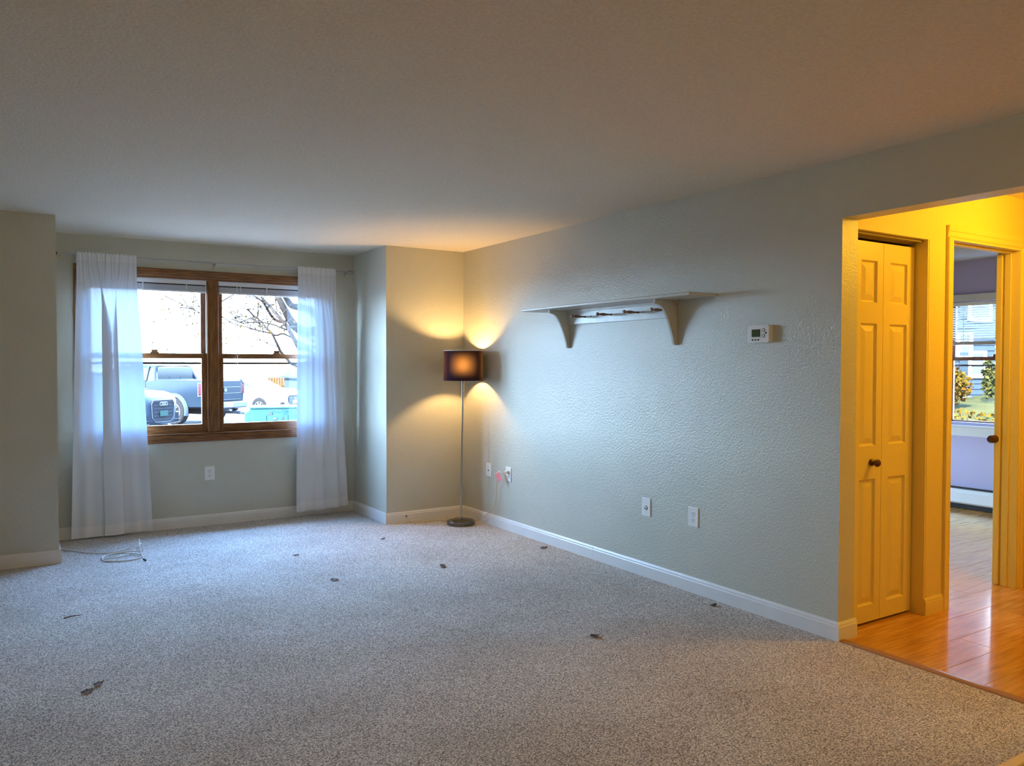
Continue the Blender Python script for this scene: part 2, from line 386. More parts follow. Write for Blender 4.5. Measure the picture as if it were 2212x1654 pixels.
# frame lining
obj('jamb', MB().box(WX0, WX0+.018, YW, YW+.15, .811, WZ1), 'woodv', win)
obj('jamb', MB().box(WX1-.018, WX1, YW, YW+.15, .811, WZ1), 'woodv', win)
obj('head', MB().box(WX0, WX1, YW, YW+.15, WZ1-.016, WZ1), 'wood', win)
obj('sill', MB().box(WX0, WX1, YW+.03, YW+.17, .79, .811), 'wood', win)
obj('mullion', MB().cbox(1.437, 1.531, YW+.002, YW+.15, .811, WZ1-.016, c=.003).box(1.456, 1.512, YW-.004, YW+.002, .811, WZ1-.016), 'woodv', win)
for x0, x1 in ((WX0+.018, 1.437), (1.531, WX1-.018)):
    for up in (0, 1):
        z0, z1 = (.8085, 1.495) if not up else (1.452, 2.120)
        ya = YF if not up else YF+.034
        st = .044; br_ = .074 if not up else .044; tr_ = .044 if not up else .05
        sash = obj('sash', MB().cbox(x0, x0+st, ya, ya+.03, z0, z1).cbox(x1-st, x1, ya, ya+.03, z0, z1), 'woodv', win)
        obj('rail', MB().cbox(x0+st, x1-st, ya, ya+.03, z0, z0+br_).cbox(x0+st, x1-st, ya, ya+.03, z1-tr_, z1), 'wood', sash)
        obj('glass', MB().box(x0+st-.005, x1-st+.005, ya+.013, ya+.017, z0+br_-.005, z1-tr_+.005), 'glass', sash)
    # pale side tracks seen beside the sashes, exterior screen bar, sash lock
    obj('sash_track', MB().box(x0, x0+.006, YW+.032, YW+.045, .811, 2.12).box(x1-.006, x1, YW+.032, YW+.045, .811, 2.12), 'edge', win)
    obj('screen_bar', MB().box(x0, x1, YW+.14, YW+.158, 1.400, 1.421), mat('screen_bar_grey', (.02, .014, .012), rough=.6), win)
    lx = 1.02 if x0 < 1 else 2.045
    obj('sash_lock', MB().cbox(lx-.034, lx+.034, YF+.002, YF+.028, 1.495, 1.506).cbox(lx-.026, lx+.026, YF+.004, YF+.022, 1.506, 1.526, c=.004), 'wood', win)

# bedroom window
bw = thing('window_2', (XR, 3.8, .85), kind='structure')
wp = 'bedtrim'; M['bedtrim'] = mat('bedroom_trim', (.62, .62, .62), rough=.4)
obj('casing', MB().box(XR-.018, XR, BWY0-.07, BWY1+.07, BWZ1, BWZ1+.065).box(XR-.024, XR-.018, BWY0-.07, BWY1+.07, BWZ1+.045, BWZ1+.065), wp, bw)
obj('casing', MB().box(XR-.018, XR, BWY0-.07, BWY0, BWZ0, BWZ1), wp, bw)
obj('casing', MB().box(XR-.018, XR, BWY1, BWY1+.07, BWZ0, BWZ1), wp, bw)
obj('apron', MB().box(XR-.018, XR, BWY0-.07, BWY1+.07, .711, .795), wp, bw)
obj('stool', MB().cbox(XR-.03, XR+.03, BWY0-.07, BWY1+.07, .795, .815), wp, bw)
for up in (0, 1):
    z0, z1 = (.812, 1.486) if not up else (1.450, 2.03)
    xa = XR+.04 if not up else XR+.072
    sash = obj('sash', MB().cbox(xa, xa+.03, BWY0, BWY0+.045, z0, z1).cbox(xa, xa+.03, BWY1-.045, BWY1, z0, z1), 'woodv', bw)
    obj('rail', MB().cbox(xa, xa+.03, BWY0, BWY1, z0, z0+(.05 if not up else .036)).cbox(xa, xa+.03, BWY0, BWY1, z1-.036, z1), 'woodv', sash)
    obj('glass', MB().box(xa+.013, xa+.017, BWY0+.04, BWY1-.04, z0+.03, z1-.03), 'glass', sash)
obj('screen_bar', MB().box(XR+.14, XR+.15, BWY0, BWY1, 1.392, 1.410), mat('screen_bar_dark', (.02, .015, .015), rough=.5), bw)
obj('sash_lock', MB().cbox(XR+.042, XR+.07, 3.885, 3.945, 1.486, 1.512, c=.005), 'woodv', bw)
w3 = thing('added_window', (5.9, 6.15, .85), kind='structure')  # unseen window, added to brighten the lower bedroom wall
obj('casing', MB().box(4.83, 4.9, 6.132, 6.15, .38, 1.32).box(6.9, 6.97, 6.132, 6.15, .38, 1.32).box(4.9, 6.9, 6.132, 6.15, 1.25, 1.32).box(4.9, 6.9, 6.132, 6.15, .38, .45), wp, w3)
for xa, xb in ((4.9, 5.88), (5.92, 6.9)):
    s3 = obj('sash', MB().box(xa, xa+.05, 6.2, 6.23, .45, 1.25).box(xb-.05, xb, 6.2, 6.23, .45, 1.25).box(xa, xb, 6.2, 6.23, .45, .5).box(xa, xb, 6.2, 6.23, 1.2, 1.25).box(xa, xb, 6.2, 6.23, .83, .87), 'woodv', w3)
    obj('glass', MB().box(xa+.04, xb-.04, 6.213, 6.217, .48, 1.22), 'glass', s3)
p3 = light('added_window_portal', 'AREA', (5.9, 6.34, .85), 1, (1, 1, 1), shape='RECTANGLE', size=2.0, size_y=.8)
p3.rotation_euler = (-PI/2, 0, 0); p3.data.cycles.is_portal = True
# portals over the two windows: they only help the sampler find the sky
p1 = light('window_portal', 'AREA', (1.485, YW+.2, 1.47), 1, (1, 1, 1), shape='RECTANGLE', size=2.0, size_y=1.36)
p1.rotation_euler = (-PI/2, 0, 0); p1.data.cycles.is_portal = True
p2 = light('bedroom_portal', 'AREA', (XR+.2, 3.83, 1.43), 1, (1, 1, 1), shape='RECTANGLE', size=1.2, size_y=1.08)
p2.rotation_euler = (0, PI/2, 0); p2.data.cycles.is_portal = True

# ------------------------------------------------------------------ doors
def panel_leaf(mb, x0, x1, z0, z1, yf, th, rects):
    # moulded door leaf facing -y; rects = (x0,x1,z0,z1) raised panels
    xs = sorted({x0, x1, *[r[0] for r in rects], *[r[1] for r in rects]}); zs = sorted({z0, z1, *[r[2] for r in rects], *[r[3] for r in rects]})
    for a, b in zip(xs[:-1], xs[1:]):
        for c, d in zip(zs[:-1], zs[1:]):
            if any(r[0] <= a+1e-6 and r[1] >= b-1e-6 and r[2] <= c+1e-6 and r[3] >= d-1e-6 for r in rects): continue
            mb.add([(a, yf, c), (b, yf, c), (b, yf, d), (a, yf, d)], [(0, 1, 2, 3)])
    mb.add([(x0, yf, z0), (x1, yf, z0), (x1, yf, z1), (x0, yf, z1), (x0, yf+th, z0), (x1, yf+th, z0), (x1, yf+th, z1), (x0, yf+th, z1)],
           [(0, 4, 5, 1), (1, 5, 6, 2), (2, 6, 7, 3), (3, 7, 4, 0), (4, 7, 6, 5)])
    for r in rects:
        rings = [(0, 0), (.007, .012), (.012, .013), (.042, .003), (.046, .003)]; v = []; f = []
        for ins, dep in rings:
            a, b, c, d = r[0]+ins, r[1]-ins, r[2]+ins, r[3]-ins
            v += [(a, yf+dep, c), (b, yf+dep, c), (b, yf+dep, d), (a, yf+dep, d)]
        for i in range(len(rings)-1):
            for k in range(4): f.append((i*4+k, i*4+(k+1) % 4, i*4+4+(k+1) % 4, i*4+4+k))
        n = (len(rings)-1)*4; f.append((n, n+1, n+2, n+3)); mb.add(v, f)
    return mb
d1 = thing('door_1', (4.0, YE+.075, 0), kind='structure', label='two-leaf bifold closet door with raised panels')
yd = YE+.075
for x0, x1, kn in ((3.690, 4.008, True), (4.011, 4.300, False)):
    rr = [((3.812 if kn else 4.072), (3.955 if kn else 4.232), a, b) for a, b in ((.105, .788), (.968, 1.627), (1.738, 1.963))]
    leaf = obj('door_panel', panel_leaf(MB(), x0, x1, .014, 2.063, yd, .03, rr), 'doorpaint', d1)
    if kn:
        obj('knob', MB().lathe([(.011, .0), (.011, -.018), (.008, -.022), (.014, -.027), (.021, -.036), (.021, -.044), (.013, -.052), (.0, -.054)],
            (3.915, yd+.001, .878), n=20, axis='y').lathe([(.0, .0), (.019, 0), (.019, -.012), (.010, -.020)], (3.915, yd+.001, .878), n=20, axis='y'), 'knob', leaf, smooth=True)
obj('track', MB().box(XH, CX1-.012, YE+.03, YE+.075, 2.088, 2.0999).box(XH, CX1-.012, YE+.078, YE+.10, 2.080, 2.0999), mat('track_paint', (.30, .22, .08), rough=.6), d1)
obj('jamb', MB().box(CX1-.012, CX1, YE+.002, YE+.12, 0, 2.10), 'doorpaint', d1)

d2 = thing('door_2', (4.94, YE, 0), kind='structure', label='cased bedroom doorway with a dark round knob on its far jamb')
cwd = .056
def casing_prof(mb, side, a0, a1, e0, e1):
    # door casing strip: side 'v' vertical between x=e0 (inner) and e1 (outer), z a0..a1 ; 'h' along x a0..a1, z e0 (inner) .. e1
    w_ = e1-e0
    pr = [(e0, 0), (e0, -.008), (e0+w_*.12, -.012), (e0+w_*.45, -.013), (e0+w_*.55, -.017), (e0+w_*.8, -.019), (e0+w_*.95, -.019), (e1, -.016), (e1, 0)]
    if side == 'v': mb.prism([(p, YE+q) for p, q in pr], 'z', a0, a1)
    else: mb.prism([(YE+q, p) for p, q in pr], 'x', a0, a1)
    return mb
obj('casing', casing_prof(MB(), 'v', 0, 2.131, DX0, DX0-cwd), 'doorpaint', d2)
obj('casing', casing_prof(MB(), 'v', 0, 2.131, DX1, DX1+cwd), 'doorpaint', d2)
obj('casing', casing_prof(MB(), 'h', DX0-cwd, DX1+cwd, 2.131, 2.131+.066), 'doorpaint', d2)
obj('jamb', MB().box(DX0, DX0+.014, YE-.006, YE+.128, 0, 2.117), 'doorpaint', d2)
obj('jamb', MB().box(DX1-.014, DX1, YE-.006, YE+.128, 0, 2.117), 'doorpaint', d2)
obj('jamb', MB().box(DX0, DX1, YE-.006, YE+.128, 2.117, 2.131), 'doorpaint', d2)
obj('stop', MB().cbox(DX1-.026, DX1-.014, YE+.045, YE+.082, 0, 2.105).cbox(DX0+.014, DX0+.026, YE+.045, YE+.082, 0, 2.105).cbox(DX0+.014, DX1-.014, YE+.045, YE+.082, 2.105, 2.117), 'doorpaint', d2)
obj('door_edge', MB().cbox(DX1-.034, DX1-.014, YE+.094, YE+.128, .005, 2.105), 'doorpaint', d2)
obj('knob', MB().lathe([(.0, .055), (.02, .05), (.026, .036), (.024, .022), (.012, .012), (.012, 0)], (DX1-.034-.03, YE+.111, .935), n=20, axis='x', mx=Matrix.Rotation(PI, 3, 'Z')).lathe([(.0, -.03), (.018, -.026), (.025, -.012), (.025, .004), (.016, .014), (.010, .020), (.010, .03)], (DX1-.062, YE+.111, .935), n=20, axis='x'), 'knob', d2, smooth=True)
# closed far-hall door edge at the frame limit
S('trim_2', MB().box(DX1+cwd+.05, DX1+cwd+.07, YE-.012, YE, 0, 2.1), 'darkwood')

# ------------------------------------------------------------------ curtain rod, curtains, blinds
rod = thing('curtain_rod', (1.5, 7.15, 2.272), 'thin metal curtain rod across the window bay', 'curtain rod')
obj('rod', MB().tube([(BX0+.03, 7.145, 2.268), (1.5, 7.145, 2.271), (BX1-.07, 7.145, 2.271)], .0065, 10), 'rod', rod, smooth=True)
obj('finial', MB().lathe([(.006, -.03), (.012, -.026), (.017, -.014), (.019, 0), (.015, .012), (.007, .018), (.012, .026), (.012, .032), (0, .036)], (BX1-.055, 7.145, 2.271), 16, 'x'), 'rod', rod, smooth=True)
obj('finial', MB().lathe([(.007, .02), (.012, .012), (.014, 0), (.009, -.012), (0, -.016)], (BX0+.022, 7.145, 2.268), 16, 'x'), 'black', rod, smooth=True)
for bx in (BX0+.06, 1.497, BX1-.09):
    obj('bracket', MB().box(bx-.008, bx+.008, YW-.004, YW, 2.235, 2.275).box(bx-.004, bx+.004, 7.14, YW, 2.259, 2.265).box(bx-.006, bx+.006, 7.134, 7.140, 2.259, 2.276), 'rod', rod)

def curtain(nm, top, bot, ztop, zb0, zb1, keys, label, seed):
    root = thing(nm, ((bot[0]+bot[1])/2, 7.13, 0.0), label, 'curtain', 'white sheer curtains of the bay window')
    rnd = random.Random(seed); ph = [rnd.uniform(0, 6.28) for _ in range(6)]
    NU, NV = 220, 60
    def P(u, v, dy=0):
        kx, ky = keyed(keys, u)
        bx = lerp(bot[0], bot[1], kx)
        # gathered top
        tu = u; tx = lerp(top[0], top[1], tu)
        g = math.sin(tu*2*PI*13+ph[0])*.5+math.sin(tu*2*PI*21+ph[1])*.35+math.sin(tu*2*PI*7+ph[2])*.3
        s = v**.75                     # 0 top .. 1 bottom
        s2 = min(1, v/.30); s2 = s2*s2*(3-2*s2)
        x = lerp(tx, bx, s*.75+.25*s2) if True else 0
        x = lerp(tx, lerp(lerp(top[0], top[1], kx), bx, v), s2)
        yy = lerp(7.126+g*.007, 7.13+ky*lerp(.5, 1, v)+.004*math.sin(u*2*PI*9+ph[3]+v*2)*(1-v*.5), s2)
        zb = lerp(zb0, zb1, u)
        zt = ztop + .006*math.sin(tu*2*PI*17+ph[4])
        z = lerp(zt, zb, v)
        # soft horizontal packing creases
        for c in (.33, .55, .77): yy += .0015*math.exp(-((v-c)/.006)**2)
        return (x, yy+dy, z)
    obj('panel', MB().grid(lambda u, v: P(u, v), NU, NV), 'sheer', root, smooth=2, fix=False)
    obj('hem', MB().grid(lambda u, v: P(u, lerp(.962, 1, v), -.0012), NU, 4), 'hem', root, smooth=2, fix=False)
    obj('rod_pocket', MB().grid(lambda u, v: P(u, lerp(0.0, .028, v), -.0012), NU, 5), 'hem', root, smooth=2, fix=False)
    return root
kL = [(0, .0), (.08, .012), (.17, .0), (.27, .012), (.36, .004), (.47, .02), (.545, .018), (.53, .010), (.42, .004), (.395, -.008), (.41, -.018), (.50, -.024), (.60, -.020), (.635, -.010), (.62, .000),
      (.57, .010), (.60, .018), (.70, .012), (.78, .004), (.86, .014), (.94, .0), (1, -.004)]
curtain('sheer_curtain', (.440, .873), (.384, .977), 2.287, .012, .022, kL, 'left white sheer curtain with a double fold down its middle', 3)
kR = [(0, 0), (.08, -.012), (.17, .006), (.26, .012), (.33, .0), (.38, -.014), (.47, -.020), (.53, -.010), (.50, .006), (.56, .016), (.64, .002), (.70, -.012), (.78, -.016), (.83, -.002), (.80, .012), (.87, .018), (.94, .006), (1, .0)]
curtain('sheer_curtain', (2.203, 2.560), (2.183, 2.678), 2.290, .052, .072, kR, 'right white sheer curtain whose hem hangs above the carpet', 5)

def raised_blind(x0, x1, label, wand_x, wand_z, side, ladders):
    r = thing('mini_blind', ((x0+x1)/2, YW+.02, 2.1), label, 'window blind', 'raised mini blinds')
    obj('headrail', MB().cbox(x0, x1, YW+.004, YW+.030, 2.086, 2.122, c=.003), 'blind', r)
    obj('valance_gap', MB().box(x0+.004, x1-.004, YW+.006, YW+.026, 2.078, 2.0855), 'dark', r)
    st = MB()
    for k in range(16): st.box(x0+.004, x1-.004, YW+.004+.0006*(k % 2), YW+.029, 2.033+k*.0027, 2.0349+k*.0027)
    o = obj('slat_stack', st, mat('slat_aluminium', (.55, .54, .57), rough=.4), r); o['kind'] = 'stuff'
    obj('bottom_rail', MB().cbox(x0+.003, x1-.003, YW+.004, YW+.029, 2.018, 2.032, c=.003), 'blind', r)
    for lx in ladders:
        obj('ladder_cord', MB().box(lx-.004, lx+.004, YW+.001, YW+.003, 2.016, 2.088), 'blind', r)
    obj('wand', MB().tube([(wand_x, YW+.0, 2.095), (wand_x+.001, YW-.004, wand_z)], .0035, 6), 'cable' if side else 'blind', r, smooth=True)
    return r
raised_blind(WX0+.02, 1.432, 'raised white mini blind at the top of the left sash', 1.427, 1.50, 0, (.62, .93, 1.27))
raised_blind(1.536, WX1-.02, 'raised white mini blind at the top of the right sash, wand hanging', 1.688, 1.375, 1, (1.72, 1.95, 2.3))

bb = thing('mini_blind', (XR+.02, 3.83, 2.0), 'half-lowered white slatted blind in the bedroom window', 'window blind')
obj('headrail', MB().cbox(XR+.004, XR+.032, BWY0+.01, BWY1-.01, 1.985, 2.02, c=.003), 'blind', bb)
z = 1.962; k = 0
slme = None
while z > 1.655:
    a = math.radians(30); dx, dz = .0125*math.cos(a), .0125*math.sin(a)
    if slme is None:
        s0 = obj('slat', MB().prism([(XR+.018-dx, z+dz), (XR+.018-.004, z+.001), (XR+.018+.004, z-.0002), (XR+.018+dx, z-dz-.001), (XR+.018+dx, z-dz), (XR+.018, z+.002), (XR+.018-dx, z+dz+.001)], 'y', BWY0+.014, BWY1-.014)
                 if False else MB().add([(XR+.018+sx_*dx, yy, z-sx_*dz+(.0015 if sx_ == 0 else 0)+t_) for t_ in (0, .0006) for sx_ in (-1, 0, 1) for yy in (BWY0+.014, BWY1-.014)],
                 [(0, 1, 3, 2), (2, 3, 5, 4), (6, 8, 9, 7), (8, 10, 11, 9), (0, 6, 7, 1), (4, 5, 11, 10), (0, 2, 8, 6), (2, 4, 10, 8), (1, 7, 9, 3), (3, 9, 11, 5)]), 'blind', bb)
        slme = s0.data; zz0 = z
    else:
        o = s0.copy(); COL.objects.link(o); o.parent = bb; o.location = (0, 0, z-zz0)
    z -= .0235
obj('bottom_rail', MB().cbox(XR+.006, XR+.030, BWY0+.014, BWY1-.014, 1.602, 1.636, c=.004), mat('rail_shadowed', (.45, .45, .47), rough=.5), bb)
obj('wand', MB().tube([(XR-.004, 4.315, 1.99), (XR-.008, 4.315, 1.385)], .0035, 6), 'cable', bb)
for yy in (3.5, 3.9, 4.2): obj('ladder_cord', MB().box(XR+.003, XR+.0045, yy-.002, yy+.002, 1.61, 1.99), 'blind', bb)

ht = thing('baseboard_heater', (XR-.04, 3.8, 0), 'long white baseboard heater below the bedroom window', 'heater')
obj('cover', MB().prism([(XR, .05), (XR-.055, .05), (XR-.068, .065), (XR-.068, .150), (XR-.050, .185), (XR-.012, .200), (XR, .200)], 'y', YE+.2, 6.1), 'heater', ht)
obj('damper', MB().prism([(XR-.072, .152), (XR-.052, .190), (XR-.050, .184), (XR-.068, .150)], 'y', YE+.2, 6.1), 'heater', ht)
obj('slot', MB().box(XR-.055, XR-.004, YE+.2, 6.1, .2003, .208), 'dark', ht)
obj('kick_gap', MB().box(XR-.05, XR, YE+.2, 6.1, .004, .05), 'dark', ht)

# ------------------------------------------------------------------ wall shelf with pegs
sh = thing('peg_shelf', (XW, 4.2, 1.53), 'long painted wall shelf with scrolled brackets and wooden pegs', 'shelf')
obj('board', MB().cbox(XW-.228, XW-.001, 3.321, 5.105, 1.808, 1.826, c=.004), 'shelf', sh)
obj('cleat', MB().cbox(XW-.03, XW-.001, 3.64, 4.80, 1.790, 1.808), 'shelf', sh)
obj('back_plate', MB().cbox(XW-.018, XW-.001, 3.665, 4.785, 1.700, 1.792, c=.002).box(XW-.0195, XW-.018, 3.675, 4.775, 1.706, 1.709), 'shelf', sh)
def bracket(y0):
    top = 1.806; pr = [(XW-.002, top), (XW-.188, top), (XW-.190, top-.020)]
    # cove then reverse curve, ending in a rounded foot
    for t in [i/14 for i in range(15)]:
        x = lerp(.176, .036, t**.62); z_ = top-.026-.205*(t**1.35)
        pr.append((XW-x, z_))
    pr += [(XW-.031, 1.550), (XW-.026, 1.536), (XW-.016, 1.528), (XW-.002, 1.526)]
    return MB().prism([(p, q) for p, q in pr], 'y', y0-.009, y0+.009)
for yb in (4.790, 3.660): obj('bracket', bracket(yb), 'shelf', sh)
for yp in (4.570, 4.277, 3.997, 3.735):
    obj('peg', MB().lathe([(.0075, .0), (.006, -.012), (.0055, -.030), (.009, -.055), (.0115, -.072), (.009, -.092), (.0055, -.108), (.006, -.112), (.012, -.118), (.0135, -.124), (.010, -.129), (0, -.131)],
        (XW-.018, yp, 1.750), 12, 'x', mx=Matrix.Rotation(math.radians(0), 3, 'Y')), 'peg', sh, smooth=True)
for ys in (4.505, 3.95): obj('screw', MB().lathe([(.005, 0), (.005, -.001), (0, -.0012)], (XW-.018, ys, 1.752), 10, 'x'), 'black', sh)

# ------------------------------------------------------------------ thermostat
th = thing('thermostat', (XW, 2.99, 1.57), 'white digital wall thermostat with a small dark screen', 'thermostat')
def roundrect(cy, cz, hy, hz, r, bulge=0, n=5):
    pts = []
    for sy, sz, a0 in ((1, 1, 0), (-1, 1, PI/2), (-1, -1, PI), (1, -1, 1.5*PI)):
        for k in range(n+1):
            a = a0+PI/2*k/n
            yy = sy*(hy-r)+r*math.cos(a); zz = sz*(hz-r)+r*math.sin(a)
            yy += bulge*(1-(zz/hz)**2)*(1 if yy > 0 else -1); zz += bulge*(1-(yy/hy)**2)*(1 if zz > 0 else -1)
            pts.append((cy+yy, cz+zz))
    return pts
tcY, tcZ = 2.985, 1.5755
obj('base', MB().prism(roundrect(tcY-.004, tcZ, .070, .045, .010), 'x', XW-.014, XW-.0005), 'plastic', th)
obj('body', MB().prism(roundrect(tcY, tcZ, .071, .047, .010, .004), 'x', XW-.034, XW-.014), 'plastic', th)
obj('bezel', MB().prism(roundrect(tcY+.014, tcZ+.004, .036, .027, .004), 'x', XW-.0355, XW-.034), 'plastic', th)
obj('screen', MB().prism(roundrect(tcY+.014, tcZ+.004, .030, .021, .002), 'x', XW-.0362, XW-.0355), 'lcd', th)
for by, bz, r_ in ((-.038, .019, .0070), (-.038, -.011, .0070), (-.054, .004, .0055)):
    o = obj('button', MB().lathe([(r_, 0), (r_, -.0015), (r_*.75, -.003), (0, -.003)], (XW-.034, tcY+by, tcZ+bz), 14, 'x'), 'black' if r_ < .006 else 'plastic', th)
    if r_ > .006: obj('ring', MB().lathe([(r_+.003, 0), (r_+.003, -.0006), (r_, -.0008), (r_, 0)], (XW-.034, tcY+by, tcZ+bz), 16, 'x', cap=False), 'black', th)
for by in (.038, .018, -.002):
    obj('button', MB().lathe([(.0055, 0), (.0055, -.0015), (.004, -.0025), (0, -.0025)], (XW-.034, tcY+by, tcZ-.033), 12, 'x'), 'black', th)

# ------------------------------------------------------------------ wall plates
def plate(name, label, origin, axis, kindp, w_=.086, h_=.122):
    # axis 'x': on right wall facing -x (horizontal runs along y); axis 'y': on back wall facing -y (horizontal along x)
    t = thing(name, origin, label, 'wall plate' if kindp in ('coax', 'phone') else 'outlet')
    ox, oy, oz = origin
    def place(mb2):
        out = MB(); out.f = mb2.f
        for (u, d, z_) in mb2.v:     # u across, d outwards, z up
            out.v.append((ox-d, oy-u, oz+z_) if axis == 'x' else (ox+u, oy-d, oz+z_))
        return out
    b = MB(); hw, hh = w_/2, h_/2
    rings = [(hw, hh, .0005), (hw, hh, .003), (hw-.004, hh-.004, .006)]
    v = [];
    for a, c, d in rings: v += [(-a, d, -c), (a, d, -c), (a, d, c), (-a, d, c)]
    f = [(8, 9, 10, 11), (3, 2, 1, 0)] + [(i*4+k, i*4+(k+1) % 4, i*4+4+(k+1) % 4, i*4+4+k) for i in range(2) for k in range(4)]
    b.add(v, f); obj('face_plate', place(b), 'plastic', t)
    def disc(u, z_, r, d0, d1, sq=1.0, n=18):
        q = MB(); vv = [(u+r*math.cos(2*PI*k/n), d, z_+max(-r*sq, min(r*sq, r*math.sin(2*PI*k/n)))) for d in (d0, d1) for k in range(n)]
        q.add(vv, [tuple(range(n)), tuple(range(n, 2*n))]+[(k, (k+1) % n, n+(k+1) % n, n+k) for k in range(n)]); return q
    if kindp == 'duplex':
        for s_ in (1, -1):
            so = obj('socket', place(disc(0, s_*.0205, .0175, .006, .0078, .85)), 'plastic', t)
            obj('slots', place(MB().box(-.0085, -.0055, .0079, .0083, s_*.0205-.001, s_*.0205+.009).box(.0050, .0080, .0079, .0083, s_*.0205-.001, s_*.0205+.009)), 'black', so)
            obj('ground_hole', place(disc(0, s_*.0205-.0085, .003, .0079, .0083)), 'black', so)
        obj('screw', place(disc(0, 0, .0028, .006, .0068)), 'nickel', t)
    elif kindp == 'coax':
        ring = obj('jack', place(disc(0, -.004, .0155, .006, .0085)), 'black', t)
        obj('collar', place(disc(0, -.004, .0125, .0085, .0105)), 'plastic', ring)
        obj('pin', place(disc(0, -.006, .0045, .0105, .014)), 'black', ring)
        for s_ in (1, -1): obj('screw', place(disc(0, s_*.030, .0025, .006, .0068)), 'nickel', t)
    else:
        obj('jack', place(disc(0, -.004, .0065, .006, .009)), 'black', t)
        for s_ in (1, -1): obj('screw', place(disc(0, s_*.040, .0025, .006, .0068)), 'plastic', t)
    return t, place
plate('wall_outlet', 'white duplex outlet below the bay window', (1.447, YW, .452), 'y', 'duplex')
plate('phone_plate', 'ivory wall plate with a single black jack near the floor lamp', (XW, 5.970, .478), 'x', 'phone')
plate('wall_outlet', 'white outlet in the corner with the lamp plug in it', (XW, 5.643, .476), 'x', 'duplex')
plate('cable_plate', 'white wall plate with a round cable jack', (XW, 3.926, .462), 'x', 'coax')
plate('wall_outlet', 'white duplex outlet right of the cable jack plate', (XW, 3.498, .466), 'x', 'duplex')

# ------------------------------------------------------------------ floor lamp
LX, LY = 3.320, 6.085; SX = 3.343
lamp = thing('floor_lamp', (LX, LY, 0), 'lit brushed-nickel floor lamp with a brown drum shade', 'floor lamp')
obj('base', MB().lathe([(.0, .002), (.122, .002), (.124, .008), (.124, .030), (.118, .037), (.09, .041), (.03, .043), (.016, .048), (.012, .06), (0, .06)], (LX, LY, 0), 48), 'basemetal', lamp, smooth=True)
def lp(z_): return (LX+(SX-LX)*z_/1.4, LY, z_)
obj('pole', MB().tube([lp(.05), lp(.7), lp(1.12)], .0085, 16).tube([lp(1.12), lp(1.32)], .0125, 16).tube([lp(1.115), lp(1.13)], .0135, 16), 'nickel', lamp, smooth=True)
obj('socket', MB().lathe([(.0125, 1.315), (.019, 1.32), (.019, 1.362), (.015, 1.366), (0, 1.366)], (SX, LY, 0), 16), 'nickel', lamp, smooth=True)
rs = .172; zt, zb = 1.5235, 1.262
obj('shade', MB().lathe([(rs-.003, zt), (rs-.0015, zt), (rs, zb), (rs-.0015, zb)], (SX, LY, 0), 64, cap=False), 'shadecloth', lamp, smooth=True)
M['rimwhite'] = mat('shade_rim', (.8, .78, .7), rough=.5)
obj('shade_rim', MB().lathe([(rs-.005, zt-.003), (rs-.005, zt+.0015), (rs+.0005, zt+.0015), (rs+.0005, zt-.003)], (SX, LY, 0), 64, cap=False), 'rimwhite', lamp, smooth=True)
sp = MB()
for k in range(3):
    a = 2*PI*k/3+.5; sp.tube([(SX, LY, 1.368), (SX+(rs-.004)*math.cos(a), LY+(rs-.004)*math.sin(a), zt-.012)], .0015, 6)
obj('spider', sp, 'nickel', lamp)
M['bulb'] = mat('bulb_glow', (1, .9, .7), emit=(1, .60, .23), estr=1000)
obj('bulb', MB().lathe([(.0, 1.432), (.02, 1.427), (.029, 1.412), (.029, 1.394), (.018, 1.374), (.013, 1.366), (0, 1.366)], (SX, LY, 0), 16), 'bulb', lamp, smooth=True)
obj('pull_chain', MB().tube([(SX+.017, LY-.012, 1.355), (SX+.019, LY-.014, 1.26), (SX+.019, LY-.014, 1.142)], .0016, 6).lathe([(0, 1.142), (.005, 1.138), (.007, 1.131), (.006, 1.124), (0, 1.12)], (SX+.019, LY-.014, 0), 10), 'nickel', lamp, smooth=True)
# power cord
cordp = [(XW-.012, 5.643, .497), (XW-.035, 5.655, .492), (XW-.05, 5.69, .478), (XW-.045, 5.745, .43), (XW-.034, 5.79, .33), (XW-.034, 5.80, .23), (XW-.04, 5.84, .17), (XW-.05, 5.92, .10), (XW-.06, 6.02, .045), (XW-.08, 6.10, .010), (3.43, 6.18, .006), (3.36, 6.20, .008), (3.34, 6.15, .046), (3.327, 6.10, .050)]
pc = obj('power_cord', MB().tube(curve_pts(cordp, 8), .0040, 8), 'cord', lamp, smooth=True)
obj('plug', MB().cbox(XW-.034, XW-.008, 5.630, 5.656, .484, .508, c=.004), 'plastic', lamp)
tg = MB(); 
mxt = Matrix.Translation((XW-.055, 5.715, .452)) @ Matrix.Rotation(math.radians(-38), 4, 'X') @ Matrix.Rotation(math.radians(20), 4, 'Z')
tg.box(-.001, .001, -.024, .024, -.038, .038, mx=mxt)
obj('warning_tag', tg, 'red', lamp, label='small red tag on the cord')
tb = MB().box(-.0014, .0014, -.028, -.024, -.040, .040, mx=mxt).box(-.0014, .0014, -.028, .026, .038, .042, mx=mxt)
obj('tag_border', tb, 'plastic', lamp)

# cream cable out of the skirting hole
cb = thing('coaxial_cable', (2.95, YB-.02, .03), 'thin cream cable running from a skirting hole to the lamp base', 'cable')
obj('cable', MB().tube(curve_pts([(2.953, YB-.008, .050), (2.956, YB-.03, .045), (2.965, YB-.055, .018), (3.00, YB-.075, .005), (3.08, YB-.08, .004), (3.18, YB-.09, .004), (3.26, YB-.12, .004), (3.33, YB-.12, .006), (3.40, YB-.09, .02), (3.425, YB-.06, .055)], 8), .0040, 8), 'cord', cb, smooth=True)
obj('hole', MB().lathe([(.0, -.0152), (.009, -.0152), (.009, -.0142)], (2.953, YB, .052), 12, 'y'), 'black', cb)
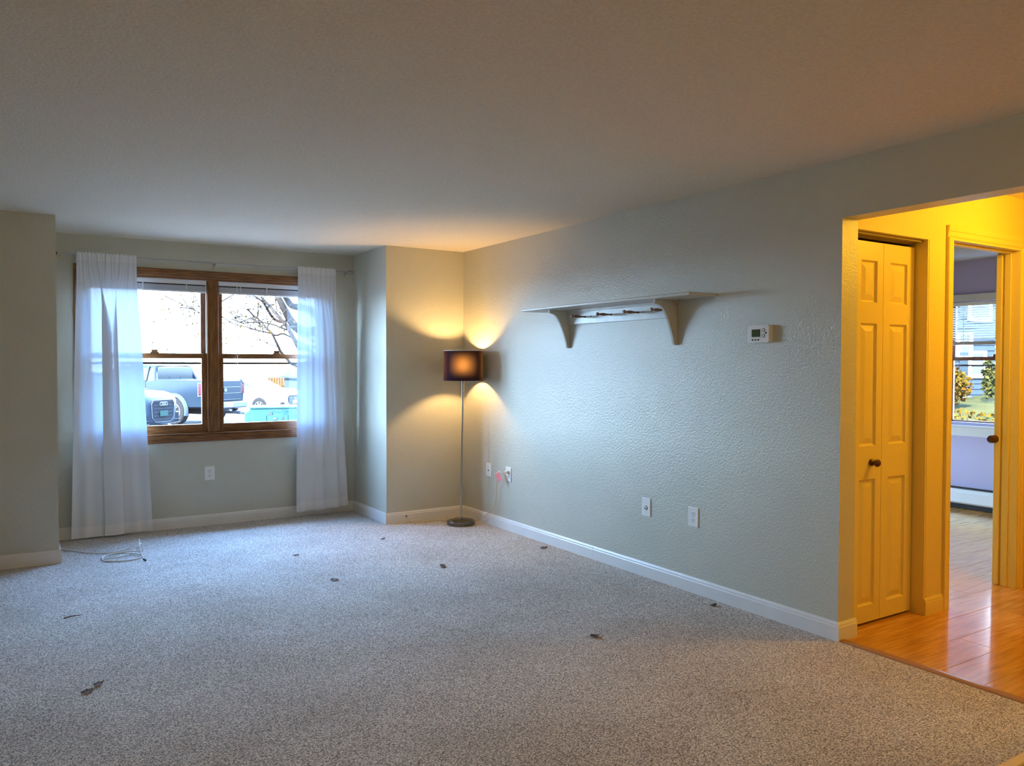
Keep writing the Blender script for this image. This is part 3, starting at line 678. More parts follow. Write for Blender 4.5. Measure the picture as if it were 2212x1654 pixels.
# white coiled cable at left
co = thing('coiled_cable', (.65, 6.35, 0), 'loosely coiled white cable lying on the carpet', 'cable')
cp = [(.286, 6.88, .045), (.30, 6.83, .012), (.323, 6.80, .006), (.394, 6.70, .006), (.462, 6.601, .006), (.576, 6.512, .006), (.66, 6.54, .006), (.735, 6.60, .010), (.79, 6.62, .05), (.802, 6.55, .07), (.785, 6.47, .04), (.758, 6.45, .016), (.68, 6.345, .012), (.59, 6.30, .010), (.535, 6.33, .008), (.545, 6.40, .008), (.62, 6.42, .012), (.72, 6.375, .014),
      (.775, 6.30, .012), (.77, 6.235, .008), (.70, 6.19, .006), (.61, 6.20, .006), (.54, 6.26, .006), (.535, 6.33, .016), (.58, 6.39, .020), (.66, 6.41, .022), (.74, 6.39, .024), (.79, 6.33, .030), (.79, 6.28, .07), (.775, 6.25, .105), (.762, 6.215, .09), (.765, 6.18, .05), (.775, 6.15, .020), (.782, 6.137, .012)]
obj('cable', MB().tube(curve_pts(cp, 7), .0046, 8), 'cable', co, smooth=True)
obj('connector', MB().tube([(.780, 6.139, .013), (.786, 6.128, .008), (.790, 6.120, .007)], .0068, 10), 'black', co, smooth=True)

# ------------------------------------------------------------------ dead-leaf bits and twigs on the carpet
def scrap(px, py, ln, wd, ang, label, nm='leaf_scrap', seed=0):
    rnd = random.Random(seed); n = 11; mb = MB(); v = []
    for k in range(n):
        a = 2*PI*k/n; r_ = 1+rnd.uniform(-.35, .25)
        v.append((ln/2*math.cos(a)*r_, wd/2*math.sin(a)*r_, .004+rnd.uniform(0, .007)))
    v2 = [(x_, y_, z_+.0015) for x_, y_, z_ in v]
    v.append((0, 0, .005)); v2.append((0, 0, .0115))
    N = n+1
    mb.add(v+v2, [(k, (k+1) % n, n) for k in range(n)]+[(N+k, N+n, N+(k+1) % n) for k in range(n)]+[(k, N+k, N+(k+1) % n, (k+1) % n) for k in range(n)])
    ca, sa = math.cos(ang), math.sin(ang)
    mb.v = [(px+x_*ca-y_*sa, py+x_*sa+y_*ca, z_) for x_, y_, z_ in mb.v]
    return obj(nm, mb, 'leaf', origin=(px, py, 0), label=label, cat='leaf scrap', group='bits of dead leaf on the carpet')
scrap(.262, 3.80, .055, .03, .3, 'crumpled dark leaf scrap in the near left of the carpet', seed=1)
scrap(.305, 3.86, .045, .028, .5, 'dark crumb just behind the near-left leaf scrap', seed=2)
scrap(1.747, 5.716, .05, .020, .2, 'small thin leaf scrap in front of the window bay', seed=3)
scrap(1.756, 4.933, .06, .03, .1, 'faint leaf scrap in the middle of the carpet', seed=4)
scrap(2.513, 4.863, .075, .045, 1.2, 'dark curled leaf scrap in the middle, in line with the lamp', seed=5)
scrap(3.42, 4.95, .07, .035, .2, 'reddish leaf scrap beside the right baseboard', seed=6)
scrap(2.521, 3.195, .055, .05, .4, 'dark brown leaf scrap on the nearer carpet, front right', seed=7)
scrap(3.44, 3.235, .06, .035, .3, 'brown leaf scrap near the baseboard below the outlet plates', seed=8)
scrap(2.501, 5.879, .045, .02, .1, 'tiny curved leaf scrap before the lamp corner', seed=9)
obj('twig', MB().tube([(.226, 4.954, .008), (.268, 4.957, .012), (.312, 4.966, .009)], [.004, .003, .0015], 6), 'leaf', origin=(.27, 4.96, 0), label='short dark twig lying on the carpet at the left', cat='twig')

# ------------------------------------------------------------------ low table corner (bottom right of the frame)
tbz = .45
lt = thing('low_table', (2.35, .6, 0), 'low table with a cream rim around a dark top, at the right corner', 'table')
tx0, tx1, ty0, ty1 = 1.70, 3.0, .15, .957
obj('rim', MB().cbox(tx0, tx1, ty1-.03, ty1, tbz-.05, tbz, c=.003).cbox(tx0, tx1, ty0, ty0+.03, tbz-.05, tbz, c=.003).cbox(tx0, tx0+.03, ty0+.03, ty1-.03, tbz-.05, tbz, c=.003).cbox(tx1-.03, tx1, ty0+.03, ty1-.03, tbz-.05, tbz, c=.003), 'rim', lt)
obj('top', MB().box(tx0+.03, tx1-.03, ty0+.03, ty1-.03, tbz-.03, tbz-.008), 'darkwood', lt)
for a in (tx0+.02, tx1-.07):
    for b in (ty0+.02, ty1-.07): obj('leg', MB().cbox(a, a+.05, b, b+.05, 0, tbz-.05), 'rim', lt)

# ------------------------------------------------------------------ ceiling lamps (out of frame, real fixtures)
def dome(name, x, y, label, watt, col, r=.16, zc=H):
    t = thing(name, (x, y, zc), label, 'ceiling lamp')
    obj('canopy', MB().lathe([(0, zc-.0005), (r, zc-.0005), (r, zc-.02), (r-.01, zc-.025), (0, zc-.025)], (x, y, 0), 32), 'nickel', t, smooth=True)
    obj('diffuser', MB().lathe([(r-.012, zc-.025), (r-.02, zc-.055), (r*.6, zc-.085), (0, zc-.10)], (x, y, 0), 32), mat(name+'_diffuser', (1, .9, .7), emit=col, estr=6), t, smooth=True)
    l = light(name+'_light', 'POINT', (x, y, zc-.16), watt, col, shadow_soft_size=.12); l.parent = t; l.location = (0, 0, -.16)
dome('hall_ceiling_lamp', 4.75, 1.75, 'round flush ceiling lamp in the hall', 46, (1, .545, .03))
dome('kitchen_ceiling_lamp', 1.5, -1.1, 'round flush ceiling lamp behind the viewpoint', 50, (1, .58, .03))

# ------------------------------------------------------------------ outdoors: ground, lawn
GZ = -.60
M['asphalt'] = mat('asphalt', (.11, .11, .115), rough=.9, var=.2, vscale=1.5, bump=.4, bscale=40)
M['grass'] = mat('lawn_grass', (.006, .011, .005), rough=.9, col2=(.024, .021, .006), vscale=1.2, bump=.8, bscale=30, bdist=.03, vdetail=8)
M['carblack'] = mat('car_paint_black', (.004, .008, .014), rough=.3, spec=.12, var=.1, vscale=2)
M['carflare'] = mat('flare_grey', (.010, .018, .028), rough=.5, spec=.2)
M['carwhite'] = mat('car_paint_white', (.75, .76, .78), rough=.3)
M['carglass'] = mat('car_glass', (.012, .014, .016), rough=.1, spec=.2)
M['tyre'] = mat('tyre_rubber', (.005, .006, .008), rough=.9, spec=.1, bump=.2, bscale=60)
M['alloy'] = mat('alloy_rim', (.022, .028, .034), rough=.5)
M['lampred'] = mat('tail_lamp_red', (.03, .003, .008), rough=.15)
M['lampclear'] = mat('headlamp_clear', (.03, .034, .04), rough=.3)
M['platem'] = mat('number_plate', (.012, .026, .022), rough=.4)
M['emblem'] = mat('emblem_chrome', (.09, .095, .10), rough=.4)
M['platewhite'] = mat('number_plate_white', (.85, .87, .88), rough=.4)
M['boxgreen'] = mat('utility_green', (.011, .035, .037), rough=.6, spec=.2, var=.1, vscale=3)
M['stickerpale'] = mat('sticker_pale', (.015, .024, .022), rough=.5)
M['bark'] = mat('tree_bark', (.014, .012, .011), rough=.9, var=.3, vscale=12)
M['fencewood'] = mat('fence_wood', (.035, .018, .005), rough=.8, var=.2, vscale=4)
M['shed'] = mat('shed_bluegrey', (.012, .018, .022), rough=.8)
M['siding'] = mat('house_siding', (.011, .016, .021), rough=.6, var=.05, vscale=3)
M['sidingwhite'] = mat('white_siding', (.75, .75, .73), rough=.6)
M['yellowleaf'] = mat('yellow_leaf', (.032, .021, .0012), rough=.8, col2=(.022, .009, .001), vscale=4)
M['greenleaf'] = mat('green_leaf', (.008, .012, .003), rough=.7, col2=(.03, .025, .006), vscale=3)
M['roofm'] = mat('roof_shingle', (.12, .11, .11), rough=.9)
for k_ in ('asphalt', 'grass', 'bark', 'fencewood', 'shed', 'siding', 'yellowleaf', 'greenleaf', 'roofm', 'boxgreen', 'platem', 'stickerpale', 'emblem'):
    if k_ in M: M[k_].node_tree.nodes['Principled BSDF'].inputs['Specular IOR Level'].default_value = .02
S('ground', MB().box(-70, 130, YW+.15, 150, GZ-.2, GZ).box(XR+.15, 130, -60, YW+.15, GZ-.2, GZ).box(-70, -2.75, -60, YW+.15, GZ-.2, GZ), 'asphalt')
def lawn(u, v):
    x_ = lerp(XR+.15, 48, u); y_ = lerp(-4, 32, v)
    d = max(0, (x_-8.2)); z_ = -.30 + .96*min(1, (d/13)) + .03*math.sin(x_*1.3+y_)+.03*math.sin(y_*2.1)
    return (x_, y_, z_)
S('ground_lawn', MB().grid(lawn, 60, 60), 'grass', smooth=2)
def leafcloud(name, mb_fn, n, size, m_, parent=None, **kw):
    mb = MB(); rnd = random.Random(11)
    for _ in range(n):
        c = Vector(mb_fn(rnd)); a = Vector((rnd.gauss(0, 1), rnd.gauss(0, 1), rnd.gauss(0, 1))).normalized(); b = a.cross(Vector((rnd.gauss(0, 1), rnd.gauss(0, 1), rnd.gauss(0, 1)))).normalized()
        s_ = size*rnd.uniform(.6, 1.3)
        mb.add([c-a*s_, c-b*s_*.55, c+a*s_, c+b*s_*.55], [(0, 1, 2, 3)])
    return obj(name, mb, m_, parent, fix=False, **kw)
def on_lawn(rnd):
    u, v = rnd.random()**1.3, rnd.uniform(.28, .42); p = lawn(u*.235, v); return (p[0], p[1], p[2]+.02)
leafcloud('fallen_leaves', on_lawn, 5000, .055, 'yellowleaf', kind='stuff', label='yellow fallen leaves strewn over the sloping lawn', cat='leaves')
def bush(name, c, rx, ry, rz_, n, m_, label):
    t = thing(name, (c[0], c[1], c[2]), label, 'bush')
    def f(rnd):
        a = Vector((rnd.gauss(0, 1), rnd.gauss(0, 1), rnd.gauss(0, 1))).normalized()*rnd.uniform(.4, 1)
        return (c[0]+a.x*rx, c[1]+a.y*ry, c[2]+rz_+a.z*rz_)
    o = leafcloud('foliage', f, n, .06, m_, t); o['kind'] = 'stuff'
    st = MB(); rnd = random.Random(5)
    for k in range(7): st.tube([(c[0], c[1], c[2]-.05), (c[0]+rnd.uniform(-.4, .4)*rx, c[1]+rnd.uniform(-.4, .4)*ry, c[2]+rz_), (c[0]+rnd.uniform(-.8, .8)*rx, c[1]+rnd.uniform(-.8, .8)*ry, c[2]+1.7*rz_)], [.02, .012, .004], 5)
    obj('stems', st, 'bark', t)
# neighbouring house seen through the bedroom window (frame aligned with local axes)
hz = .62
hh = thing('neighbour_house', (21.0, 10.6, hz), 'blue-grey clapboard house beyond the lawn, seen past the bedroom blind', 'house', rz=math.radians(-27.5))
HL = dict(local=True)
def clap(x0, x1, y0, z0, z1, step=.14):
    mb = MB(); z_ = z0
    while z_ < z1-1e-3:
        zz = min(z_+step, z1); mb.add([(x0, y0-.0, z_), (x1, y0-.0, z_), (x1, y0-.028, z_), (x0, y0-.028, z_), (x0, y0-.004, zz), (x1, y0-.004, zz)], [(3, 2, 5, 4), (0, 3, 4), (1, 5, 2), (0, 1, 2, 3)]); z_ += step
    return mb
# local x runs along the facade, -y faces the viewer
for nm_, a, b, m_ in (('wall', -5, .25, 'siding'), ('wall', .25, 6, 'sidingwhite')):  # right part white: sunlight on the siding is put into its colour
    obj(nm_, MB().box(a, b, 0, 6, -.4, 6.2), m_, hh, **HL)
    o = obj('clapboard', clap(a, b, 0, -.1, 5.6), m_, hh, **HL); o['kind'] = 'stuff'
obj('foundation', MB().box(-5, 6, -.05, 0, -.5, -.02), mat('foundation_grey', (.3, .3, .3), rough=.9), hh, **HL)
obj('roof', MB().prism([(-.5, 6.0), (3, 8.4), (6.6, 6.0), (6.6, 5.8), (3, 8.2), (-.5, 5.8)], 'x', -5.4, 6.4), 'roofm', hh, **HL)
def hwin(cx, z0, z1, w_, shutter=True):
    f_ = obj('window_frame', MB().box(cx-w_/2-.07, cx-w_/2, -.07, 0, z0-.07, z1+.07).box(cx+w_/2, cx+w_/2+.07, -.07, 0, z0-.07, z1+.07).box(cx-w_/2-.07, cx+w_/2+.07, -.07, 0, z0-.09, z0).box(cx-w_/2-.07, cx+w_/2+.07, -.07, 0, z1, z1+.07).box(cx-w_/2, cx+w_/2, -.05, 0, (z0+z1)/2-.02, (z0+z1)/2+.02), 'sidingwhite', hh, **HL)
    obj('pane', MB().box(cx-w_/2, cx+w_/2, -.04, -.03, z0, z1), 'carglass', f_, **HL)
    if shutter:
        for s_ in (-1, 1):
            x_ = cx+s_*(w_/2+.07+.11); mb = MB().box(x_-.11, x_+.11, -.05, 0, z0-.03, z1+.03)
            for k in range(12): mb.box(x_-.085, x_+.085, -.062, -.05, z0+.02+k*(z1-z0-.05)/12, z0+.05+k*(z1-z0-.05)/12)
            obj('shutter', mb, 'shed', hh, **HL)
hwin(-.25, .55, 1.08, .34); hwin(-.60, 1.02, 1.55, .28, False); hwin(1.9, .5, 1.3, .6); hwin(-2.3, .5, 1.3, .6)
hwin(-.2, 2.0, 2.9, .5); hwin(1.9, 2.9, 3.8, .6); hwin(-2.3, 2.9, 3.8, .6); 
obj('downspout', MB().tube([(.42, -.09, 5.6), (.42, -.09, .1)], .04, 8), 'sidingwhite', hh, **HL)
bush('autumn_bush', (17.6, 9.75, .50), .55, .55, .45, 1500, 'yellowleaf', 'yellow autumn bush in front of the neighbouring house')
bush('green_bush', (19.5, 9.75, .58), .18, .18, .5, 500, 'greenleaf', 'slim green shrub against the pale house wall')

# ------------------------------------------------------------------ vehicles
def wheel(parent, x_, y_, r_, w_, side, spokes=6):
    # axle along local y ; side = +1/-1 outward
    t = obj('wheel', MB().lathe([(r_*.62, -w_/2), (r_*.92, -w_/2), (r_, -w_/2+.03), (r_, w_/2-.03), (r_*.92, w_/2), (r_*.62, w_/2), (r_*.60, w_/2-.05), (r_*.60, -w_/2)], (x_, y_, r_), 32, 'y', cap=False), 'tyre', parent, smooth=True, local=True)
    yo = y_+side*w_/2
    rim = MB().lathe([(r_*.62, 0), (r_*.64, side*.006), (r_*.57, side*.004), (r_*.55, -side*.05), (r_*.55, -side*.09)], (x_, yo, r_), 32, 'y', cap=False)
    for k in range(spokes):
        a = 2*PI*k/spokes+.2
        for da in (-.13, .13):
            p0 = Vector((x_+r_*.10*math.cos(a), yo-side*.02, r_+r_*.10*math.sin(a))); p1 = Vector((x_+r_*.58*math.cos(a+da), yo-side*.012, r_+r_*.58*math.sin(a+da)))
            rim.tube([p0, p1], [.028, .02], 6)
    rim.lathe([(0, side*.01), (r_*.14, side*.008), (r_*.16, -side*.03)], (x_, yo, r_), 20, 'y')
    obj('rim', rim, 'alloy', t, smooth=True, local=True)
    obj('brake_disc', MB().lathe([(0, 0), (r_*.5, 0), (r_*.5, -side*.02), (0, -side*.02)], (x_, yo-side*.10, r_), 24, 'y'), 'carflare', t, local=True)
def loft(stations, n_side=7, cap=True):
    # station: (x, zlow, zbelt, halfw_low, halfw_belt, ztop, halfw_top) closed ring around x
    rings = []
    for (x_, zl, zb_, wl, wb, zt_, wt) in stations:
        half = [(wl*.0, zl), (wl*.8, zl), (wl, zl+.06), (lerp(wl, wb, .55), lerp(zl, zb_, .5)), (wb, zb_-.05), (wb*.985, zb_), (lerp(wb, wt, .5), lerp(zb_, zt_, .5)), (wt, zt_-.01*(zt_ > zb_)), (wt*.5, zt_+.012), (0, zt_+.016)]
        ring = [(x_, -y_, z_) for y_, z_ in half] + [(x_, y_, z_) for y_, z_ in half[1:-1][::-1]]
        rings.append(ring)
    n = len(rings[0]); v = [p for r_ in rings for p in r_]; f = []
    for i in range(len(rings)-1):
        for k in range(n): f.append((i*n+k, i*n+(k+1) % n, (i+1)*n+(k+1) % n, (i+1)*n+k))
    if cap: f += [tuple(range(n)), tuple(range((len(rings)-1)*n, len(rings)*n))[::-1]]
    return MB().add(v, f)
def arch(parent, x_, y_, r_, side, flare, m_, w_=.09):
    mb = MB(); N = 18; v = []
    for k in range(N+1):
        a = PI*(-.08+1.16*k/N); c, s_ = math.cos(a), math.sin(a)
        for rr, yy in ((r_*1.10, 0), (r_*1.10, side*flare), (r_*(1.10+w_*1.5), side*flare*.9), (r_*(1.10+w_*2.6), 0)):
            v.append((x_+rr*c, y_+yy, r_+rr*s_))
    f = [(i*4+k, i*4+k+1, (i+1)*4+k+1, (i+1)*4+k) for i in range(N) for k in range(3)]
    obj('wheel_arch', mb.add(v, f), m_, parent, smooth=True, local=True)
    mb2 = MB(); vv = [(x_+r_*1.12*math.cos(PI*k/N), y_+side*.004, r_+r_*1.12*math.sin(PI*k/N)) for k in range(N+1)]+[(x_+r_*1.12*math.cos(PI*k/N), y_-side*.30, r_+r_*1.12*math.sin(PI*k/N)) for k in range(N+1)]
    vv += [(x_-r_*1.12, y_+side*.004, .30), (x_+r_*1.12, y_+side*.004, .30)]
    mb2.add(vv, [tuple(list(range(N+1))+[2*N+2, 2*N+3])])
    obj('wheel_well', mb2, 'tyre', parent, local=True, fix=False)

class PT:
    def __init__(s, f): s.fn = f
    def tube(s, *a): s.fn(*a); return s
# --- pickup: local +x = forward, +y = left; origin on the ground at the middle
def pickup(loc, rz, label):
    t = thing('pickup_truck', loc, label, 'pickup truck', rz=rz); K = dict(local=True)
    L2, hw = 2.95, 1.0
    obj('body', loft([(-2.92, .62, 1.42, .94, .97, 1.42, .93), (-2.80, .55, 1.46, .97, 1.0, 1.46, .96), (-1.0, .50, 1.46, .98, 1.0, 1.46, .97), (-.80, .48, 1.44, .98, 1.0, 1.44, .97), (1.25, .48, 1.40, .98, 1.0, 1.40, .96), (1.6, .50, 1.38, .98, .99, 1.38, .93), (2.75, .55, 1.26, .97, .97, 1.28, .86), (2.93, .62, 1.10, .90, .90, 1.14, .80)]), 'carblack', t, smooth=True, **K)
    # bed opening
    obj('bed_rail_trim', MB().cbox(-2.86, -.86, .90, 1.0, 1.452, 1.478, c=.01).cbox(-2.86, -.86, -1.0, -.90, 1.452, 1.478, c=.01), 'carflare', t, **K)
    obj('cab', loft([(-.84, 1.40, 1.46, .95, .96, 1.88, .72), (-.70, 1.40, 1.46, .96, .97, 1.93, .74), (.7, 1.38, 1.44, .96, .97, 1.95, .75), (1.05, 1.38, 1.42, .95, .96, 1.88, .73), (1.62, 1.34, 1.38, .93, .94, 1.40, .80)]), 'carglass', t, smooth=True, **K)
    obj('roof', loft([(-.72, 1.89, 1.905, .73, .755, 1.93, .66), (-.5, 1.90, 1.92, .75, .77, 1.955, .68), (.65, 1.92, 1.94, .75, .77, 1.975, .68), (1.0, 1.88, 1.90, .74, .75, 1.92, .64)]), 'carblack', t, smooth=True, **K)
    def pt(*a, m_='carblack'): obj('pillar', MB().tube(*a), m_, t, **K)
    for s_ in (-1, 1):
        pb = PT(pt)
        pb.tube([(-.88, s_*.93, 1.44), (-.72, s_*.765, 1.91)], [.07, .05], 6).tube([(-.50, s_*.975, 1.43), (-.44, s_*.775, 1.92)], .05, 6).tube([(.38, s_*.975, 1.42), (.36, s_*.775, 1.93)], .04, 6).tube([(1.65, s_*.90, 1.40), (1.0, s_*.74, 1.90)], .04, 6)
    pb = PT(pt)
    pb.tube([(-.865, -.92, 1.47), (-.865, .92, 1.47)], .03, 6).tube([(-.745, -.74, 1.90), (-.745, .74, 1.90)], .03, 6).tube([(-.86, -.25, 1.47), (-.77, -.22, 1.88)], .014, 6).tube([(-.86, .25, 1.47), (-.77, .22, 1.88)], .014, 6)
    for s_ in (-1, 1):
        for x_, r_ in ((-1.72, .45), (1.98, .45)):
            arch(t, x_, s_*1.0, r_, s_, .07, 'carflare'); wheel(t, x_, s_*.90, r_, .26, s_)
        [obj('door_seam', MB().box(q, q+.013, s_*.996, s_*1.004, .60, 1.42), 'tyre', t, **K) for q in (-.52, .40)]
        obj('door_handle', MB().cbox(-.42, -.20, s_*1.0, s_*1.035, 1.18, 1.215, c=.01), 'alloy', t, **K)
        obj('door_handle', MB().cbox(.52, .74, s_*1.0, s_*1.035, 1.18, 1.215, c=.01), 'alloy', t, **K)
        obj('mirror', MB().cbox(1.15, 1.33, s_*1.0, s_*1.22, 1.40, 1.60, c=.03), 'carblack', t, **K)
        tl = obj('tail_lamp', MB().cbox(-2.945, -2.74, s_*.80, s_*1.008, .98, 1.36, c=.03), 'lampred', t, **K)
        obj('lamp_surround', MB().box(-2.75, -2.72, s_*.90, s_*1.010, .94, 1.40).box(-2.95, -2.74, s_*.90, s_*1.010, .95, .975).box(-2.95, -2.74, s_*.90, s_*1.010, 1.365, 1.39), 'alloy', tl, **K)
        obj('side_step', MB().tube([(-1.1, s_*1.02, .42), (1.3, s_*1.02, .42)], .045, 8), 'carflare', t, **K)
    tg = obj('tailgate', MB().cbox(-2.965, -2.92, -.78, .78, .78, 1.44, c=.02), 'carblack', t, **K)
    obj('crease', MB().cbox(-2.985, -2.965, -.74, .74, 1.22, 1.24).cbox(-2.985, -2.965, -.74, .74, 1.02, 1.035).cbox(-2.985, -2.965, -.76, .76, .80, .815), 'alloy', tg, **K)
    obj('badge', MB().lathe([(.0, -.03), (.06, -.03), (.07, -.02)], (-2.96, 0, 1.13), 16, 'x'), 'alloy', tg, **K)
    obj('rear_bumper', MB().cbox(-3.12, -2.92, -.96, .96, .52, .74, c=.04), 'alloy', t, **K)
    obj('number_plate', MB().box(-3.135, -3.12, -.16, .16, .58, .73), 'platewhite', t, **K)
    obj('exhaust', MB().tube([(-2.9, -.55, .38), (-3.12, -.58, .36)], .045, 10).tube([(-2.9, 0, .48), (-3.22, 0, .46)], .035, 8), 'alloy', t, **K)
    obj('underbody', MB().box(-2.8, 2.6, -.55, .55, .34, .56), 'tyre', t, **K)
    obj('grille', MB().cbox(2.90, 2.97, -.55, .55, .80, 1.14), 'carflare', t, **K)
    return t
hx, hy = -.586, .805
# left-rear wheel contact (4.67, 27.93): local (-1.72, +1.0)
def place(cx, cy, lx, ly, hx, hy):
    n = math.hypot(hx, hy); hx /= n; hy /= n
    return (cx-(lx*hx-ly*hy), cy-(lx*hy+ly*hx), GZ), math.atan2(hy, hx)
loc, rz = place(4.50, 27.95, -1.72, 1.0, -.60, .80)
pickup(loc, rz, 'black pickup truck parked facing away beyond the bay window')

def car(name, loc, rz, label, paint, front=False, suv=0, rings=False):
    t = thing(name, loc, label, 'car', rz=rz); K = dict(local=True); e = suv
    hb = .93
    obj('body', loft([(-2.28, .42, .80, .74, .78, .84, .66), (-2.12, .30, .92+e, .86, .90, .98+e, .76), (-1.4, .26, .96+e, hb-.03, hb, .99+e, .80), (.6, .25, .95+e, hb-.02, hb, .98+e, .82), (1.0, .26, .93+e, hb-.02, hb, .97+e, .84), (1.75, .27, .84+e, hb-.03, hb-.01, .93+e, .78), (2.0, .29, .78+e, .86, .88, .88+e, .72), (2.14, .31, .73+e, .77, .79, .82+e, .66), (2.26, .34, .66+e, .64, .66, .75+e, .56), (2.345, .38, .56+e, .46, .48, .66+e, .42)]), paint, t, smooth=True, **K)
    obj('greenhouse', loft([(-1.85, .93+e, .97+e, .78, .80, .99+e, .70), (-1.1, .93+e, .97+e, .84, .86, 1.36+e, .60), (-.3, .93+e, .97+e, .85, .87, 1.43+e, .62), (.2, .93+e, .96+e, .85, .87, 1.41+e, .60), (1.15, .90+e, .94+e, .78, .82, .97+e, .68)]), 'carglass', t, smooth=True, **K)
    obj('roof', loft([(-1.15, 1.32+e, 1.335+e, .60, .63, 1.36+e, .5), (-.7, 1.38+e, 1.40+e, .62, .65, 1.43+e, .52), (-.2, 1.41+e, 1.43+e, .62, .65, 1.455+e, .52), (.25, 1.385+e, 1.40+e, .61, .63, 1.425+e, .5)]), paint, t, smooth=True, **K)
    pb = PT(lambda *a: obj('pillar', MB().tube(*a), paint, t, **K))
    for s_ in (-1, 1):
        pb.tube([(-1.75, s_*.78, .97+e), (-1.1, s_*.62, 1.36+e)], .045, 6).tube([(-.25, s_*.875, .96+e), (-.28, s_*.635, 1.42+e)], .035, 6).tube([(1.12, s_*.80, .95+e), (.22, s_*.61, 1.41+e)], .035, 6)
    r_ = .335+.03*(e > .1)
    for s_ in (-1, 1):
        for x_ in (-1.38, 1.40):
            arch(t, x_, s_*(hb+.008), r_, s_, .02, paint, .02); wheel(t, x_, s_*(hb-.075), r_, .22, s_, 7)
        obj('door_handle', MB().cbox(-.55, -.38, s_*(hb-.005), s_*(hb+.02), .84+e, .865+e, c=.008).cbox(.30, .47, s_*(hb-.005), s_*(hb+.02), .83+e, .855+e, c=.008), 'alloy', t, **K)
        obj('mirror', MB().cbox(.72, .86, s_*.88, s_*1.08, .93+e, 1.06+e, c=.03), paint, t, **K)
        obj('headlamp', MB().tube([(2.27, s_*.50, .63+e), (2.16, s_*.68, .67+e), (1.98, s_*.86, .71+e)], [.02, .045, .02], 8), 'lampclear', t, smooth=True, **K)
        obj('tail_lamp', MB().tube([(-2.22, s_*.5, .86+e*.7), (-2.16, s_*.78, .86+e*.7), (-2.0, s_*.91, .88+e*.8)], [.04, .055, .03], 8), 'lampred', t, smooth=True, **K)
        obj('air_intake', MB().cbox(2.20, 2.30, s_*.50, s_*.74, .36, .48+e*.5, c=.02).box(2.29, 2.31, s_*.50, s_*.74, .395, .405).box(2.29, 2.31, s_*.50, s_*.74, .435, .445), 'tyre', t, **K)
        obj('intake_trim', MB().box(2.295, 2.315, s_*.48, s_*.76, .352, .362).box(2.295, 2.315, s_*.48, s_*.76, .44, .45), 'alloy', t, **K)
    # grille
    gz0, gz1 = .40, .70+e
    gr = obj('grille', MB().add([(2.36, y_, z_) for y_, z_ in ((-.30, gz0), (.30, gz0), (.42, gz0+.12), (.45, gz1-.10), (.38, gz1), (-.38, gz1), (-.45, gz1-.10), (-.42, gz0+.12))]+[(2.2, y_, z_) for y_, z_ in ((-.30, gz0), (.30, gz0), (.42, gz0+.12), (.45, gz1-.10), (.38, gz1), (-.38, gz1), (-.45, gz1-.10), (-.42, gz0+.12))],
        [tuple(range(8)), tuple(range(8, 16))]+[(k, (k+1) % 8, 8+(k+1) % 8, 8+k) for k in range(8)]), 'tyre', t, **K)
    ou = [(2.365, y_, z_) for y_, z_ in ((-.30, gz0), (.30, gz0), (.42, gz0+.12), (.45, gz1-.10), (.38, gz1), (-.38, gz1), (-.45, gz1-.10), (-.42, gz0+.12), (-.30, gz0))]
    obj('grille_frame', MB().tube(ou, .006, 6), 'alloy', gr, **K)
    sl = MB()
    for k in range(5 if not rings else 6):
        z_ = gz0+.06+k*(gz1-gz0-.10)/5; ww = .36
        sl.cbox(2.36, 2.375, -ww, ww, z_, z_+(.022 if not rings else .008), c=.003)
    obj('grille_bars', sl, 'alloy' if not rings else 'carflare', gr, **K)
    if rings:
        rb = MB(); zc = gz1-.10; rr = .047
        for k in range(4):
            yc = (k-1.5)*rr*1.45
            rb.tube([(2.385+.004*(k % 2), yc+rr*math.cos(a*PI/10), zc+rr*math.sin(a*PI/10)) for a in range(21)], .009, 6)
        obj('ring_emblem', rb, 'emblem', gr, smooth=True, label='emblem of four interlocked chrome rings', **K)
        obj('number_plate', MB().cbox(2.385, 2.40, -.155, .155, .555, .71), 'platem', t, **K)
    else:
        obj('badge', MB().lathe([(.0, .03), (.05, .03), (.06, .02)], (2.36, 0, gz1-.12), 16, 'x'), 'alloy', gr, **K)
        obj('number_plate', MB().cbox(2.385, 2.40, -.155, .155, .45, .59), 'platewhite', t, **K)
        obj('wiper', MB().tube([(1.16, .6, 1.0+e), (1.10, -.1, 1.03+e)], .012, 6), 'tyre', t, **K)
    return t
loc, rz = place(3.55, 23.8, 2.36, 0, .664, -.748)
car('black_car', loc, rz, 'black car with four-ring grille emblem parked left of the pickup truck', 'carblack', suv=.30, rings=True)
loc, rz = place(8.18, 31.39, 1.40, -.93, .611, -.792)
car('white_car', loc, rz, 'white car parked right of the pickup truck behind the green cabinet', 'carwhite', suv=.08)

# ------------------------------------------------------------------ green transformer cabinet, fence, shed, far building, tree
tb_ = thing('transformer_cabinet', (4.55, 16.3, GZ), 'green utility cabinet outside the right sash', 'utility cabinet', rz=math.radians(-12)); K = dict(local=True)
bx = MB(); a, b, c, hgt = -.58, .62, .45, 1.12
bx.prism([(a, 0), (b, 0), (b, hgt-.03), (b-.06, hgt), (a+.10, hgt), (a, hgt-.10)], 'y', -c, c)
obj('housing', bx, 'boxgreen', tb_, **K)
obj('lid', MB().cbox(a+.08, b-.02, -c-.02, c+.02, hgt, hgt+.03, c=.008), 'boxgreen', tb_, **K)
for x0, x1 in ((a+.01, -.185), (-.175, .225), (.235, b-.01)): obj('door', MB().cbox(x0, x1, -c-.015, -c, .05, hgt-.13, c=.004), 'boxgreen', tb_, **K)
obj('sticker', MB().box(-.15, -.08, -c-.018, -c-.015, .98, 1.06), 'stickerpale', tb_, **K)
obj('sticker', MB().box(-.13, -.01, -c-.018, -c-.015, .72, .80), 'stickerpale', tb_, **K)
